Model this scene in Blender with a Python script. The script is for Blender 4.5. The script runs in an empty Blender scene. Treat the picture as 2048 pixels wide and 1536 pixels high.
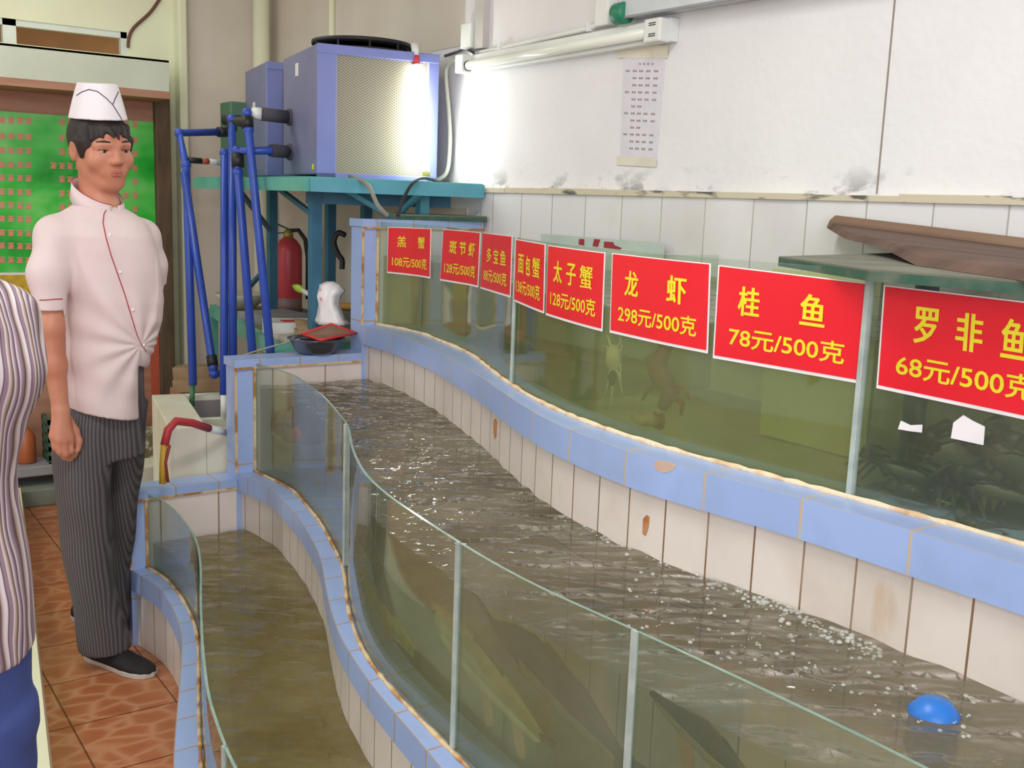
import bpy, bmesh, math, random
import numpy as np
from mathutils import Vector, Matrix

random.seed(7)
C = bpy.context.scene.collection
SC = bpy.context.scene
R = math.radians

# ------------------------------------------------------------------ camera
CAM_H, YAW, PITCH, ROLL, FPX = 1.53, R(35), R(9.8), R(2.1), 2100.0
_fw = np.array([math.sin(YAW) * math.cos(PITCH), math.cos(YAW) * math.cos(PITCH), -math.sin(PITCH)])
_rt = np.array([math.cos(YAW), -math.sin(YAW), 0.0])
_up = np.cross(_rt, _fw)
_R = _rt * math.cos(ROLL) + _up * math.sin(ROLL)
_U = -_rt * math.sin(ROLL) + _up * math.cos(ROLL)
EYE = np.array([0.0, 0.0, CAM_H])
cam_data = bpy.data.cameras.new('camera')
cam_data.sensor_fit = 'HORIZONTAL'
cam_data.sensor_width = 36.0
cam_data.lens = 36.0 * FPX / 2048.0
cam_data.clip_start = 0.02
cam = bpy.data.objects.new('camera', cam_data)
C.objects.link(cam)
cam.matrix_world = Matrix(((_R[0], _U[0], -_fw[0], 0), (_R[1], _U[1], -_fw[1], 0), (_R[2], _U[2], -_fw[2], CAM_H), (0, 0, 0, 1)))
SC.camera = cam

# ------------------------------------------------------------------ world, lights, exposure
SC.view_settings.view_transform = 'Standard'
SC.view_settings.look = 'None'
SC.view_settings.gamma = 1.0
SC.view_settings.exposure = -0.16
SC.view_settings.use_curve_mapping = False
world = bpy.data.worlds.new('world')
SC.world = world
world.use_nodes = True
world.node_tree.nodes['Background'].inputs[0].default_value = (0.93, 0.96, 1.0, 1)
world.node_tree.nodes['Background'].inputs[1].default_value = 0.95

def area(name, loc, target, sx, sy, power, col=(1, 1, 1)):
    l = bpy.data.lights.new(name, 'AREA')
    l.shape = 'RECTANGLE'; l.size = sx; l.size_y = sy; l.energy = power; l.color = col
    o = bpy.data.objects.new(name, l); C.objects.link(o)
    o.location = loc
    o.rotation_euler = (Vector(target) - Vector(loc)).to_track_quat('-Z', 'Y').to_euler()
    return o
# daylight from the shopfront behind the photographer, and the ceiling's fluorescent fixtures, the last one added
area('shopfront_daylight', (-1.9, -2.6, 2.1), (1.6, 2.4, 0.9), 3.2, 2.2, 150, (1.0, 0.98, 1.0))
area('unseen_ceiling_lamp', (0.6, 1.4, 2.92), (0.6, 1.4, 0), 1.3, 0.25, 34, (0.97, 1.0, 0.98))
area('unseen_ceiling_lamp', (-1.5, 3.4, 2.92), (-1.5, 3.4, 0), 1.3, 0.25, 36, (0.97, 1.0, 0.98))
area('unseen_ceiling_lamp', (0.7, 4.7, 2.92), (0.7, 4.7, 0), 1.3, 0.25, 11, (0.99, 1.0, 0.95))  # unseen lamp added to brighten the back of the room

# ------------------------------------------------------------------ from the photograph's frame to places in the room
def ray(x, y):
    return _fw * FPX + _R * (x - 1024) + _U * (768 - y)
def atz(x, y, z):
    d = ray(x, y); return EYE + d * ((z - CAM_H) / d[2])
def atk(x, y, k):
    return EYE + ray(x, y) * (k / FPX)
def atX(x, y, X):
    d = ray(x, y); return EYE + d * (X / d[0])
def atY(x, y, Y):
    d = ray(x, y); return EYE + d * (Y / d[1])

# ------------------------------------------------------------------ materials
MATS = {}
class N:
    def __init__(s, name):
        s.m = bpy.data.materials.new(name); s.m.use_nodes = True
        s.t = s.m.node_tree; s.t.nodes.clear()
        s.out = s.t.nodes.new('ShaderNodeOutputMaterial')
    def n(s, typ, **kw):
        nd = s.t.nodes.new('ShaderNode' + typ)
        for k, v in kw.items():
            if k.startswith('i_'):
                key = k[2:]
                key = int(key) if key.isdigit() else key.replace('_', ' ')
                nd.inputs[key].default_value = v
            else:
                setattr(nd, k, v)
        return nd
    def l(s, a, b):
        s.t.links.new(a, b)
    def ramp(s, fac, stops):
        r = s.n('ValToRGB'); e = r.color_ramp.elements
        while len(e) < len(stops): e.new(0.5)
        for el, (p, c) in zip(e, stops):
            el.position = p; el.color = (c[0], c[1], c[2], 1)
        s.l(fac, r.inputs[0]); return r.outputs[0]
    def mix(s, fac, a, b, blend='MIX'):
        m = s.n('Mix', data_type='RGBA', blend_type=blend)
        for val, idx in ((fac, 0), (a, 6), (b, 7)):
            if hasattr(val, 'is_linked'): s.l(val, m.inputs[idx])
            elif idx == 0: m.inputs[0].default_value = val
            else: m.inputs[idx].default_value = (val[0], val[1], val[2], 1)
        return m.outputs[2]
    def schlick(s, f0, normal=None):
        lw = s.n('LayerWeight'); lw.inputs['Blend'].default_value = 0.5
        if normal is not None: s.l(normal, lw.inputs['Normal'])
        p = s.n('Math', operation='POWER'); s.l(lw.outputs['Facing'], p.inputs[0]); p.inputs[1].default_value = 5.0
        q = s.n('Math', operation='MULTIPLY_ADD'); s.l(p.outputs[0], q.inputs[0]); q.inputs[1].default_value = 1 - f0; q.inputs[2].default_value = f0
        return q.outputs[0]
    def noise(s, scale, detail=3.0, coord='Object', stretch=None, rough=0.55, turn=None):
        tc = s.n('TexCoord'); src = tc.outputs[coord]
        if stretch:
            mp = s.n('Mapping'); mp.inputs['Scale'].default_value = stretch
            if turn is not None: mp.vector_type = 'TEXTURE'; mp.inputs['Rotation'].default_value = (0, 0, turn)
            s.l(src, mp.inputs[0]); src = mp.outputs[0]
        nz = s.n('TexNoise'); nz.inputs['Scale'].default_value = scale
        nz.inputs['Detail'].default_value = detail; nz.inputs['Roughness'].default_value = rough
        s.l(src, nz.inputs['Vector']); return nz.outputs[0]

def srgb(r, g, b):
    f = lambda c: (c / 255 / 12.92) if c <= 10 else ((c / 255 + 0.055) / 1.055) ** 2.4
    return (f(r), f(g), f(b))

def mat(name, col, rough=0.5, metal=0.0, col2=None, scale=8.0, lo=0.35, hi=0.7, bump=0.0, bscale=None, stretch=None, spec=0.5, coat=0.0, emit=None, estr=0.0):
    """principled surface; COL2 mixes in as irregular wear of its own shape"""
    if name in MATS: return MATS[name]
    k = N(name)
    b = k.n('BsdfPrincipled'); k.l(b.outputs[0], k.out.inputs[0])
    b.inputs['Roughness'].default_value = rough; b.inputs['Metallic'].default_value = metal
    b.inputs['Specular IOR Level'].default_value = spec
    if coat: b.inputs['Coat Weight'].default_value = coat; b.inputs['Coat Roughness'].default_value = 0.08
    c2 = col2 if col2 else tuple(c * 0.86 for c in col)
    nz = k.noise(scale, 4.0, stretch=stretch)
    k.l(k.ramp(nz, [(lo, col), (hi, c2)]), b.inputs['Base Color'])
    if bump:
        bn = k.n('Bump'); bn.inputs['Strength'].default_value = bump; bn.inputs['Distance'].default_value = 0.01
        k.l(k.noise(bscale or scale * 4, 3.0, stretch=stretch), bn.inputs['Height']); k.l(bn.outputs[0], b.inputs['Normal'])
    if emit:
        b.inputs['Emission Color'].default_value = (*emit, 1); b.inputs['Emission Strength'].default_value = estr
    MATS[name] = k.m
    return k.m

def tile_mat(name, col, grout, w, h, gap=0.0035, rough=0.22, dirt=None, dscale=7.0, dlo=0.5, dhi=0.75, off=0.0, stain=None):
    """glazed tiles laid along the UV map (metres along the wall, metres up)"""
    k = N(name)
    b = k.n('BsdfPrincipled'); k.l(b.outputs[0], k.out.inputs[0])
    b.inputs['Roughness'].default_value = rough
    uv = k.n('UVMap'); uv.uv_map = 'UVMap'
    br = k.n('TexBrick', offset=off, squash=1.0)
    br.inputs['Scale'].default_value = 1.0
    br.inputs['Mortar Size'].default_value = gap; br.inputs['Mortar Smooth'].default_value = 0.2
    br.inputs['Brick Width'].default_value = w; br.inputs['Row Height'].default_value = h
    br.inputs['Color1'].default_value = (*col, 1); br.inputs['Color2'].default_value = (*[c * 0.93 for c in col], 1)
    br.inputs['Mortar'].default_value = (*grout, 1)
    k.l(uv.outputs[0], br.inputs['Vector'])
    c = br.outputs['Color']
    if dirt:
        f = k.ramp(k.noise(dscale, 5.0), [(dlo, (0, 0, 0)), (dhi, (0.75, 0.75, 0.75))])
        c = k.mix(f, c, dirt)
    if stain:
        f = k.ramp(k.noise(5.0, 6.0, stretch=(1, 1, 0.35)), [(0.66, (0, 0, 0)), (0.76, (0.8, 0.8, 0.8))])
        c = k.mix(f, c, stain)
    k.l(c, b.inputs['Base Color'])
    bn = k.n('Bump'); bn.inputs['Strength'].default_value = 0.35; bn.inputs['Distance'].default_value = 0.003; bn.invert = True
    k.l(br.outputs['Fac'], bn.inputs['Height']); k.l(bn.outputs[0], b.inputs['Normal'])
    MATS[name] = k.m
    return k.m

def glass_mat(name, tint=(0.90, 0.94, 0.89), haze=0.13, haze_col=(0.42, 0.45, 0.35), scale=3.0):
    """thin tank glass with a film of scum: clear, tinted, fresnel gloss"""
    k = N(name)
    tr = k.n('BsdfTransparent'); tr.inputs[0].default_value = (*tint, 1)
    df = k.n('BsdfDiffuse'); df.inputs[0].default_value = (*haze_col, 1)
    gl = k.n('BsdfGlossy'); gl.inputs['Roughness'].default_value = 0.03
    m1 = k.n('MixShader'); f = k.ramp(k.noise(scale, 5.0), [(0.3, (haze * 0.4,) * 3), (0.75, (haze * 1.8,) * 3)])
    k.l(f, m1.inputs[0]); k.l(tr.outputs[0], m1.inputs[1]); k.l(df.outputs[0], m1.inputs[2])
    m2 = k.n('MixShader'); k.l(k.schlick(0.035), m2.inputs[0]); k.l(m1.outputs[0], m2.inputs[1]); k.l(gl.outputs[0], m2.inputs[2])
    k.l(m2.outputs[0], k.out.inputs[0])
    MATS[name] = k.m
    return k.m

def water_mat(name, body, body2, murk, tint, gloss=True, bscale=18.0, bstr=0.5, stretch=(1, 1, 1), rough=0.06, nscale=3.0):
    """murky water: suspended dirt (diffuse) mixed with clear tinted water, rippled gloss on top"""
    k = N(name)
    tr = k.n('BsdfTransparent'); tr.inputs[0].default_value = (*tint, 1)
    df = k.n('BsdfDiffuse')
    k.l(k.ramp(k.noise(nscale, 4.0), [(0.35, body), (0.68, body2)]), df.inputs[0])
    m1 = k.n('MixShader'); m1.inputs[0].default_value = murk
    k.l(tr.outputs[0], m1.inputs[1]); k.l(df.outputs[0], m1.inputs[2])
    last = m1.outputs[0]
    if gloss:
        bn = k.n('Bump'); bn.inputs['Strength'].default_value = bstr; bn.inputs['Distance'].default_value = 0.04
        k.l(k.noise(bscale, 1.6, stretch=stretch, rough=0.45, turn=R(-35)), bn.inputs['Height'])
        gl = k.n('BsdfGlossy'); gl.inputs['Roughness'].default_value = rough
        k.l(bn.outputs[0], gl.inputs['Normal'])
        m2 = k.n('MixShader'); k.l(k.schlick(0.03, bn.outputs[0]), m2.inputs[0]); k.l(last, m2.inputs[1]); k.l(gl.outputs[0], m2.inputs[2])
        last = m2.outputs[0]
    k.l(last, k.out.inputs[0])
    MATS[name] = k.m
    return k.m

# ------------------------------------------------------------------ mesh building
class MB:
    """collects shapes that become ONE mesh object"""
    def __init__(s):
        s.v = []; s.f = []; s.mi = []; s.uv = {}; s.sm = []
    def _add(s, vs, fs, mi=0, smooth=False):
        o = len(s.v); s.v += [tuple(float(c) for c in p) for p in vs]
        for f in fs:
            s.f.append(tuple(i + o for i in f)); s.mi.append(mi); s.sm.append(smooth)
        return o
    def box(s, lo, hi, mi=0):
        (x0, y0, z0), (x1, y1, z1) = lo, hi
        vs = [(x0, y0, z0), (x1, y0, z0), (x1, y1, z0), (x0, y1, z0), (x0, y0, z1), (x1, y0, z1), (x1, y1, z1), (x0, y1, z1)]
        s._add(vs, [(0, 3, 2, 1), (4, 5, 6, 7), (0, 1, 5, 4), (1, 2, 6, 5), (2, 3, 7, 6), (3, 0, 4, 7)], mi); return s
    def hexa(s, bot, top, mi=0):
        """solid between a lower and an upper ring of points"""
        n = len(bot)
        fs = [tuple(range(n - 1, -1, -1)), tuple(range(n, 2 * n))]
        fs += [(i, (i + 1) % n, n + (i + 1) % n, n + i) for i in range(n)]
        s._add(list(bot) + list(top), fs, mi); return s
    def bar(s, a, b, w, h, mi=0, up=(0, 0, 1)):
        a = Vector(a); b = Vector(b); d = (b - a).normalized(); u = Vector(up)
        if abs(d.dot(u)) > 0.98: u = Vector((0, 1, 0))
        x = d.cross(u).normalized() * (w / 2); y = x.normalized().cross(d).normalized() * (h / 2)
        r = lambda p: [p - x - y, p + x - y, p + x + y, p - x + y]
        return s.hexa(r(a), r(b), mi)
    def loft(s, rings, closed=True, caps=True, mi=0, smooth=True):
        n = len(rings[0]); vs = [p for r in rings for p in r]; fs = []
        for i in range(len(rings) - 1):
            for j in range(n if closed else n - 1):
                k = (j + 1) % n
                fs.append((i * n + j, i * n + k, (i + 1) * n + k, (i + 1) * n + j))
        if caps and closed:
            fs.append(tuple(range(n - 1, -1, -1))); fs.append(tuple(range((len(rings) - 1) * n, len(rings) * n)))
        s._add(vs, fs, mi, smooth); return s
    def tube(s, pts, r, seg=10, mi=0, caps=True):
        P = [Vector(p) for p in pts]; rings = []
        rs = r if isinstance(r, (list, tuple)) else [r] * len(P)
        u = None
        for i, p in enumerate(P):
            d = (P[min(i + 1, len(P) - 1)] - P[max(i - 1, 0)])
            d = d.normalized() if d.length > 1e-9 else Vector((0, 0, 1))
            if u is None:
                u = d.orthogonal().normalized()
            else:
                u = (u - d * u.dot(d)); u = u.normalized() if u.length > 1e-6 else d.orthogonal().normalized()
            w = d.cross(u)
            rings.append([p + (u * math.cos(2 * math.pi * k / seg) + w * math.sin(2 * math.pi * k / seg)) * rs[i] for k in range(seg)])
        return s.loft(rings, mi=mi, caps=caps)
    def lathe(s, prof, center, seg=28, mi=0, axis=(0, 0, 1), caps=True, sy=1.0):
        ax = Vector(axis).normalized(); u = ax.orthogonal().normalized(); w = ax.cross(u); c = Vector(center)
        rings = [[c + ax * z + (u * math.cos(2 * math.pi * k / seg) + w * math.sin(2 * math.pi * k / seg) * sy) * r for k in range(seg)] for r, z in prof]
        return s.loft(rings, mi=mi, caps=caps)
    def sphere(s, c, r, seg=14, mi=0, sc=(1, 1, 1)):
        rings = []
        for i in range(1, 9):
            t = math.pi * i / 9
            rings.append([(c[0] + sc[0] * r * math.sin(t) * math.cos(2 * math.pi * k / seg), c[1] + sc[1] * r * math.sin(t) * math.sin(2 * math.pi * k / seg), c[2] - sc[2] * r * math.cos(t)) for k in range(seg)])
        return s.loft(rings, mi=mi)
    def prism(s, pts, off, mi=0):
        """outline given a thickness vector"""
        o = Vector(off)
        return s.hexa([Vector(p) for p in pts], [Vector(p) + o for p in pts], mi)
    def build(s, name, mats, parent=None, bevel=0.0, loc=None, sub=0):
        me = bpy.data.meshes.new(name)
        V = np.array(s.v, dtype=float)
        if parent is not None: base = WL[parent.name]
        elif loc is not None: base = np.array(loc, dtype=float)
        else: base = np.array([V[:, 0].mean(), V[:, 1].mean(), V[:, 2].min()])
        me.from_pydata([tuple(p) for p in V - base], [], s.f)
        for m in (mats if isinstance(mats, (list, tuple)) else [mats]): me.materials.append(m)
        me.polygons.foreach_set('material_index', s.mi)
        me.polygons.foreach_set('use_smooth', s.sm)
        if s.uv:
            ul = me.uv_layers.new(name='UVMap')
            for p in me.polygons:
                if p.index in s.uv:
                    for li, c in zip(p.loop_indices, s.uv[p.index]): ul.data[li].uv = c
        bm = bmesh.new(); bm.from_mesh(me); bmesh.ops.recalc_face_normals(bm, faces=bm.faces); bm.to_mesh(me); bm.free()
        o = bpy.data.objects.new(name, me); C.objects.link(o)
        WL[o.name] = base
        if parent is not None: o.parent = parent
        else: o.location = base
        if bevel:
            bv = o.modifiers.new('bevel', 'BEVEL'); bv.width = bevel; bv.segments = 2; bv.limit_method = 'ANGLE'
        if sub:
            sb = o.modifiers.new('smooth', 'SUBSURF'); sb.levels = sub; sb.render_levels = sub
        return o
WL = {}

def tag(o, label=None, cat=None, group=None, kind=None):
    if label: o['label'] = label
    if cat: o['category'] = cat
    if group: o['group'] = group
    if kind: o['kind'] = kind
    return o
def thing(name, label, cat, loc, group=None):
    o = bpy.data.objects.new(name, None); C.objects.link(o); o.location = [float(c) for c in loc]
    o.empty_display_size = 0.1
    WL[o.name] = np.array(loc, dtype=float)
    return tag(o, label, cat, group)
def struct(o):
    o['kind'] = 'structure'; return o
def copy_tree(root, loc, rot=None, scale=None):
    r = root.copy(); C.objects.link(r); r.location = loc
    if rot is not None: r.rotation_euler = rot
    if scale is not None: r.scale = scale
    for ch in list(root.children):
        c = ch.copy(); C.objects.link(c); c.parent = r
        for g in list(ch.children):
            d = g.copy(); C.objects.link(d); d.parent = c
    return r

# ------------------------------------------------------------------ the wavy lines of the three tanks (Y, X)
def spline(tab, n=160):
    tab = sorted(tab); ys = np.array([t[0] for t in tab]); xs = np.array([t[1] for t in tab])
    Y = np.linspace(ys[0], ys[-1], n); X = np.interp(Y, ys, xs)
    for _ in range(14):
        X[1:-1] = 0.25 * X[:-2] + 0.5 * X[1:-1] + 0.25 * X[2:]
    return Y, X
END = 3.469
O3 = spline([(END, 1.746), (3.207, 1.741), (2.817, 1.673), (2.344, 1.535), (2.049, 1.43), (1.806, 1.356), (1.632, 1.33), (1.426, 1.318), (1.256, 1.345), (1.051, 1.370), (.837, 1.374), (.725, 1.377), (.4, 1.36), (0, 1.33), (-.3, 1.33)])
G3 = spline([(END, 1.808), (3.30, 1.838), (3.17, 1.840), (2.7, 1.737), (2.24, 1.552), (1.97, 1.463), (1.74, 1.418), (1.481, 1.404), (1.296, 1.422), (1.064, 1.443), (.779, 1.467), (.4, 1.45), (0, 1.42), (-.3, 1.42)])
G2 = spline([(END, 1.335), (3.19, 1.362), (2.8, 1.288), (2.42, 1.18), (2.17, 1.067), (1.95, .99), (1.78, .958), (1.6, .942), (1.45, .930), (1.33, .924), (1.18, .929), (1.06, .945), (.83, .963), (.65, .974), (.3, .975), (-.3, .95)])
O2 = spline([(END, 1.265), (3.246, 1.299), (2.865, 1.242), (2.546, 1.162), (2.236, 1.041), (2.034, .972), (1.797, .925), (1.654, .908), (1.49, .890), (1.33, .868), (1.18, .873), (1.06, .889), (.83, .907), (.65, .918), (.3, .92), (-.3, .895)])
O1 = spline([(END, .898), (3.264, .934), (3.037, .912), (2.845, .874), (2.612, .794), (2.378, .711), (2.167, .638), (1.9, .57), (1.6, .53), (1.2, .52), (.8, .54), (.3, .56), (-.3, .55)])
G1 = spline([(END, .955), (3.343, .982), (3.1, .968), (2.9, .938), (2.7, .880), (2.45, .796), (2.19, .714), (1.95, .645), (1.7, .600), (1.4, .578), (1.2, .575), (.8, .595), (.3, .615), (-.3, .605)])
def at_curve(cv, y): return float(np.interp(y, cv[0], cv[1]))
def on_glass(px, py, cv=G3):
    """where the line of sight meets an upright wavy pane: (Y along it, height)"""
    lo, hi = -0.25, END
    d = ray(px, py)
    f = lambda Y: d[0] / d[1] * Y - at_curve(cv, Y)
    ys = np.linspace(0.05, hi, 500); prev = None
    for y in ys:
        v = f(y)
        if prev is not None and v * prev[1] <= 0:
            a, b = prev[0], y
            for _ in range(40):
                m = (a + b) / 2
                if f(a) * f(m) <= 0: b = m
                else: a = m
            return a, CAM_H + d[2] / d[1] * a
        prev = (y, v)
    return hi, CAM_H + d[2] / d[1] * hi
def wall_ribbon(mb, cv, off, z0, z1, mi=0, y0=-0.3, y1=END):
    """tiled face along a wavy line, with its UV in metres"""
    Y, X = cv; sel = (Y >= y0 - 1e-6) & (Y <= y1 + 1e-6); Y = Y[sel]; X = X[sel] + off
    s = np.concatenate([[0], np.cumsum(np.hypot(np.diff(Y), np.diff(X)))])
    n = len(Y); o = mb._add([(X[i], Y[i], z) for i in range(n) for z in (z0, z1)], [])
    for i in range(n - 1):
        mb.uv[len(mb.f)] = [(s[i], z0), (s[i], z1), (s[i + 1], z1), (s[i + 1], z0)]
        mb.f.append((o + 2 * i, o + 2 * i + 1, o + 2 * i + 3, o + 2 * i + 2)); mb.mi.append(mi); mb.sm.append(True)
def between(mb, cvA, offA, cvB, offB, z, mi=0, y0=-0.3, y1=END, nx=1, dz=None):
    """level surface between two wavy lines, UV in metres along the first"""
    YA, XA = cvA; Y = YA[(YA >= y0 - 1e-6) & (YA <= y1 + 1e-6)]
    XA = np.interp(Y, *cvA) + offA; XB = np.interp(Y, *cvB) + offB
    s = np.concatenate([[0], np.cumsum(np.hypot(np.diff(Y), np.diff(XA)))])
    n = len(Y); o = len(mb.v); vs = []
    for i in range(n):
        for j in range(nx + 1):
            t = j / nx; x = XA[i] * (1 - t) + XB[i] * t
            vs.append((x, Y[i], z + (dz(x, Y[i]) if dz else 0)))
    mb._add(vs, [])
    for i in range(n - 1):
        for j in range(nx):
            a = o + i * (nx + 1) + j; b = a + nx + 1
            w = XB[i] - XA[i]
            mb.uv[len(mb.f)] = [(s[i], j / nx * w), (s[i], (j + 1) / nx * w), (s[i + 1], (j + 1) / nx * w), (s[i + 1], j / nx * w)]
            mb.f.append((a, a + 1, b + 1, b)); mb.mi.append(mi); mb.sm.append(True)
def quad_uv(mb, pts, uvs, mi=0):
    o = mb._add(pts, []); mb.uv[len(mb.f)] = uvs
    mb.f.append((o, o + 1, o + 2, o + 3)); mb.mi.append(mi); mb.sm.append(False)
def box_uv(mb, lo, hi, mi=0):
    """box whose faces all carry metre UVs"""
    (x0, y0, z0), (x1, y1, z1) = lo, hi
    quad_uv(mb, [(x0, y0, z0), (x1, y0, z0), (x1, y0, z1), (x0, y0, z1)], [(x0, z0), (x1, z0), (x1, z1), (x0, z1)], mi)
    quad_uv(mb, [(x1, y1, z0), (x0, y1, z0), (x0, y1, z1), (x1, y1, z1)], [(x1, z0), (x0, z0), (x0, z1), (x1, z1)], mi)
    quad_uv(mb, [(x0, y1, z0), (x0, y0, z0), (x0, y0, z1), (x0, y1, z1)], [(y1, z0), (y0, z0), (y0, z1), (y1, z1)], mi)
    quad_uv(mb, [(x1, y0, z0), (x1, y1, z0), (x1, y1, z1), (x1, y0, z1)], [(y0, z0), (y1, z0), (y1, z1), (y0, z1)], mi)
    quad_uv(mb, [(x0, y0, z1), (x1, y0, z1), (x1, y1, z1), (x0, y1, z1)], [(x0, y0), (x1, y0), (x1, y1), (x0, y1)], mi)
    quad_uv(mb, [(x0, y1, z0), (x1, y1, z0), (x1, y0, z0), (x0, y0, z0)], [(x0, y1), (x1, y1), (x1, y0), (x0, y0)], mi)
    return mb

# ================================================================== SETTING
plaster = mat('white_plaster', srgb(233, 231, 233), 0.85, col2=srgb(222, 220, 222), scale=1.6, bump=0.12, bscale=60)
plaster_back = mat('beige_plaster', srgb(222, 213, 202), 0.85, col2=srgb(206, 196, 183), scale=1.4, bump=0.1, bscale=40)
cream = mat('cream_paint', srgb(234, 236, 208), 0.6, col2=srgb(224, 225, 196), scale=2.0)
wood_brown = mat('brown_wood', srgb(178, 132, 108), 0.6, col2=srgb(156, 110, 88), scale=3, stretch=(1, 1, 9))
wood_dark = mat('dark_wood', srgb(104, 84, 62), 0.7, col2=srgb(78, 62, 46), scale=4, stretch=(6, 6, 1))
dirty_cap = mat('dirty_beige_cap', srgb(206, 196, 172), 0.7, col2=srgb(96, 92, 86), scale=9, lo=0.55, hi=0.66, stretch=(1, 1, 3))

def floor_mat():
    k = N('terracotta_tile')
    b = k.n('BsdfPrincipled', i_Roughness=0.32); k.l(b.outputs[0], k.out.inputs[0])
    tc = k.n('TexCoord')
    vo = k.n('TexVoronoi', feature='DISTANCE_TO_EDGE'); vo.inputs['Scale'].default_value = 9.0
    mp = k.n('Mapping'); mp.inputs['Scale'].default_value = (1.0, 1.6, 1); mp.inputs['Rotation'].default_value = (0, 0, 0.5)
    k.l(tc.outputs['Object'], mp.inputs[0]); k.l(mp.outputs[0], vo.inputs['Vector'])
    vein = k.ramp(vo.outputs[0], [(0.0, srgb(196, 142, 106)), (0.14, srgb(176, 108, 70)), (0.5, srgb(164, 92, 56))])
    vein = k.mix(k.ramp(k.noise(2.5, 4), [(0.35, (0, 0, 0)), (0.7, (0.6, 0.6, 0.6))]), vein, srgb(186, 128, 88))
    br = k.n('TexBrick', offset=0.0); br.inputs['Scale'].default_value = 1.0
    br.inputs['Brick Width'].default_value = 0.3; br.inputs['Row Height'].default_value = 0.3; br.inputs['Mortar Size'].default_value = 0.003
    br.inputs['Color1'].default_value = (1, 1, 1, 1); br.inputs['Color2'].default_value = (0.9, 0.9, 0.9, 1); br.inputs['Mortar'].default_value = (0.35, 0.28, 0.22, 1)
    k.l(tc.outputs['Object'], br.inputs['Vector'])
    k.l(k.mix(1.0, vein, br.outputs[0], 'MULTIPLY'), b.inputs['Base Color'])
    MATS['terracotta_tile'] = k.m
    return k.m

m = MB(); m.box((-4, -3.5, -0.05), (2.6, 7.2, 0)); struct(m.build('floor', floor_mat(), loc=(0, 0, -0.05)))
m = MB(); m.box((-4, -1.0, 3.0), (2.6, 7.2, 3.1)); struct(m.build('ceiling', cream))
WX = 2.30      # plaster face of the long wall
def wall_plaster():
    """white plaster with grey flaking along its foot"""
    k = N('white_plaster_flaking'); b = k.n('BsdfPrincipled', i_Roughness=.85); k.l(b.outputs[0], k.out.inputs[0])
    tc = k.n('TexCoord'); sx = k.n('SeparateXYZ'); k.l(tc.outputs['Object'], sx.inputs[0])
    mr = k.n('MapRange'); k.l(sx.outputs[2], mr.inputs[0]); mr.inputs[1].default_value = 1.66; mr.inputs[2].default_value = 1.585
    fl = k.ramp(k.noise(6.5, 6, stretch=(1, 1, 2.0)), [(.52, (0, 0, 0)), (.60, (1, 1, 1))])
    mu = k.n('Math', operation='MULTIPLY'); k.l(mr.outputs[0], mu.inputs[0]); k.l(fl, mu.inputs[1])
    base = k.ramp(k.noise(1.6, 4), [(.35, srgb(233, 231, 233)), (.7, srgb(222, 220, 222))])
    k.l(k.mix(mu.outputs[0], base, srgb(160, 160, 164)), b.inputs['Base Color'])
    bn = k.n('Bump'); bn.inputs['Strength'].default_value = .25; bn.inputs['Distance'].default_value = .01
    k.l(k.noise(38, 4), bn.inputs['Height']); k.l(bn.outputs[0], b.inputs['Normal']); return k.m
m = MB(); m.box((WX, -1.0, 0), (WX + 0.15, 5.72, 3.0)); struct(m.build('wall_right', wall_plaster()))
# hairline joint in the plaster
m = MB(); m.box((WX - 0.002, 1.700, 1.585), (WX + 0.01, 1.704, 3.0)); struct(m.build('trim_1', mat('joint_grey', srgb(150, 140, 130), 0.9)))
white_tile_wall = tile_mat('white_wall_tile', srgb(228, 226, 228), srgb(176, 172, 168), 0.19, 0.80, 0.0025, dirt=srgb(206, 202, 200), dscale=3, dlo=0.5, dhi=0.8)
m = MB(); box_uv(m, (2.275, -1.0, 1.0), (WX, 3.50, 1.565)); struct(m.build('trim_2', white_tile_wall))
m = MB()
rr = random.Random(3); y = -1.0
while y < 3.5:
    y2 = min(y + rr.uniform(0.16, 0.3), 3.5)
    m.box((2.268 - rr.uniform(0, .004), y, 1.565), (WX, y2, 1.579 + rr.uniform(0, .006))); y = y2
struct(m.build('trim_3', dirty_cap))
# back wall, with the long transom opening high on the left
BY = 5.72
a = atY(8, 45, BY); b = atY(255, 95, BY); tz0, tz1 = b[2] - 0.04, atY(130, 50, BY)[2]
m = MB()
m.box((-4, BY, 0), (-0.4, BY + .14, 3)); m.box((b[0], BY, 0), (2.45, BY + .14, 3))
m.box((-0.4, BY, 0), (b[0], BY + .14, tz0)); m.box((-0.4, BY, tz1), (b[0], BY + .14, 3))
jx = atY(358, 300, BY)[0]
struct(m.build('wall_back', cream))
tan = mat('tan_paint', srgb(214, 160, 112), 0.8)
m = MB(); m.box((-2.0, 6.5, 1.6), (2.4, 6.6, 3.0)); struct(m.build('wall_beyond', tan))
wn = thing('window_1', None, None, (0.5, BY, tz0)); struct(wn)
m = MB()
for px in (20,):
    c = atY(px, 70, BY); m.box((c[0] - .03, BY + .01, tz0), (c[0] + .03, BY + .06, tz1))
m.box((-0.4, BY + .01, tz1 - .03), (b[0], BY + .05, tz1)); m.box((b[0] - .03, BY + .01, tz0), (b[0], BY + .05, tz1))
m.build('window_frame', mat('white_frame', srgb(226, 232, 226), 0.5), wn)
# grey-beige panel between the cream jamb and the corner, and the jamb itself
pl, pr_ = atY(374, 300, BY)[0], 2.30
m = MB(); m.box((pl, BY - .03, 0), (2.30, BY, 3.0)); struct(m.build('wall_panel', plaster_back))
m = MB(); m.box((atY(357, 300, BY - .05)[0], BY - .09, 0), (atY(374, 300, BY - .05)[0], BY, 3.0)); struct(m.build('trim_4', cream, bevel=.01))
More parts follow.
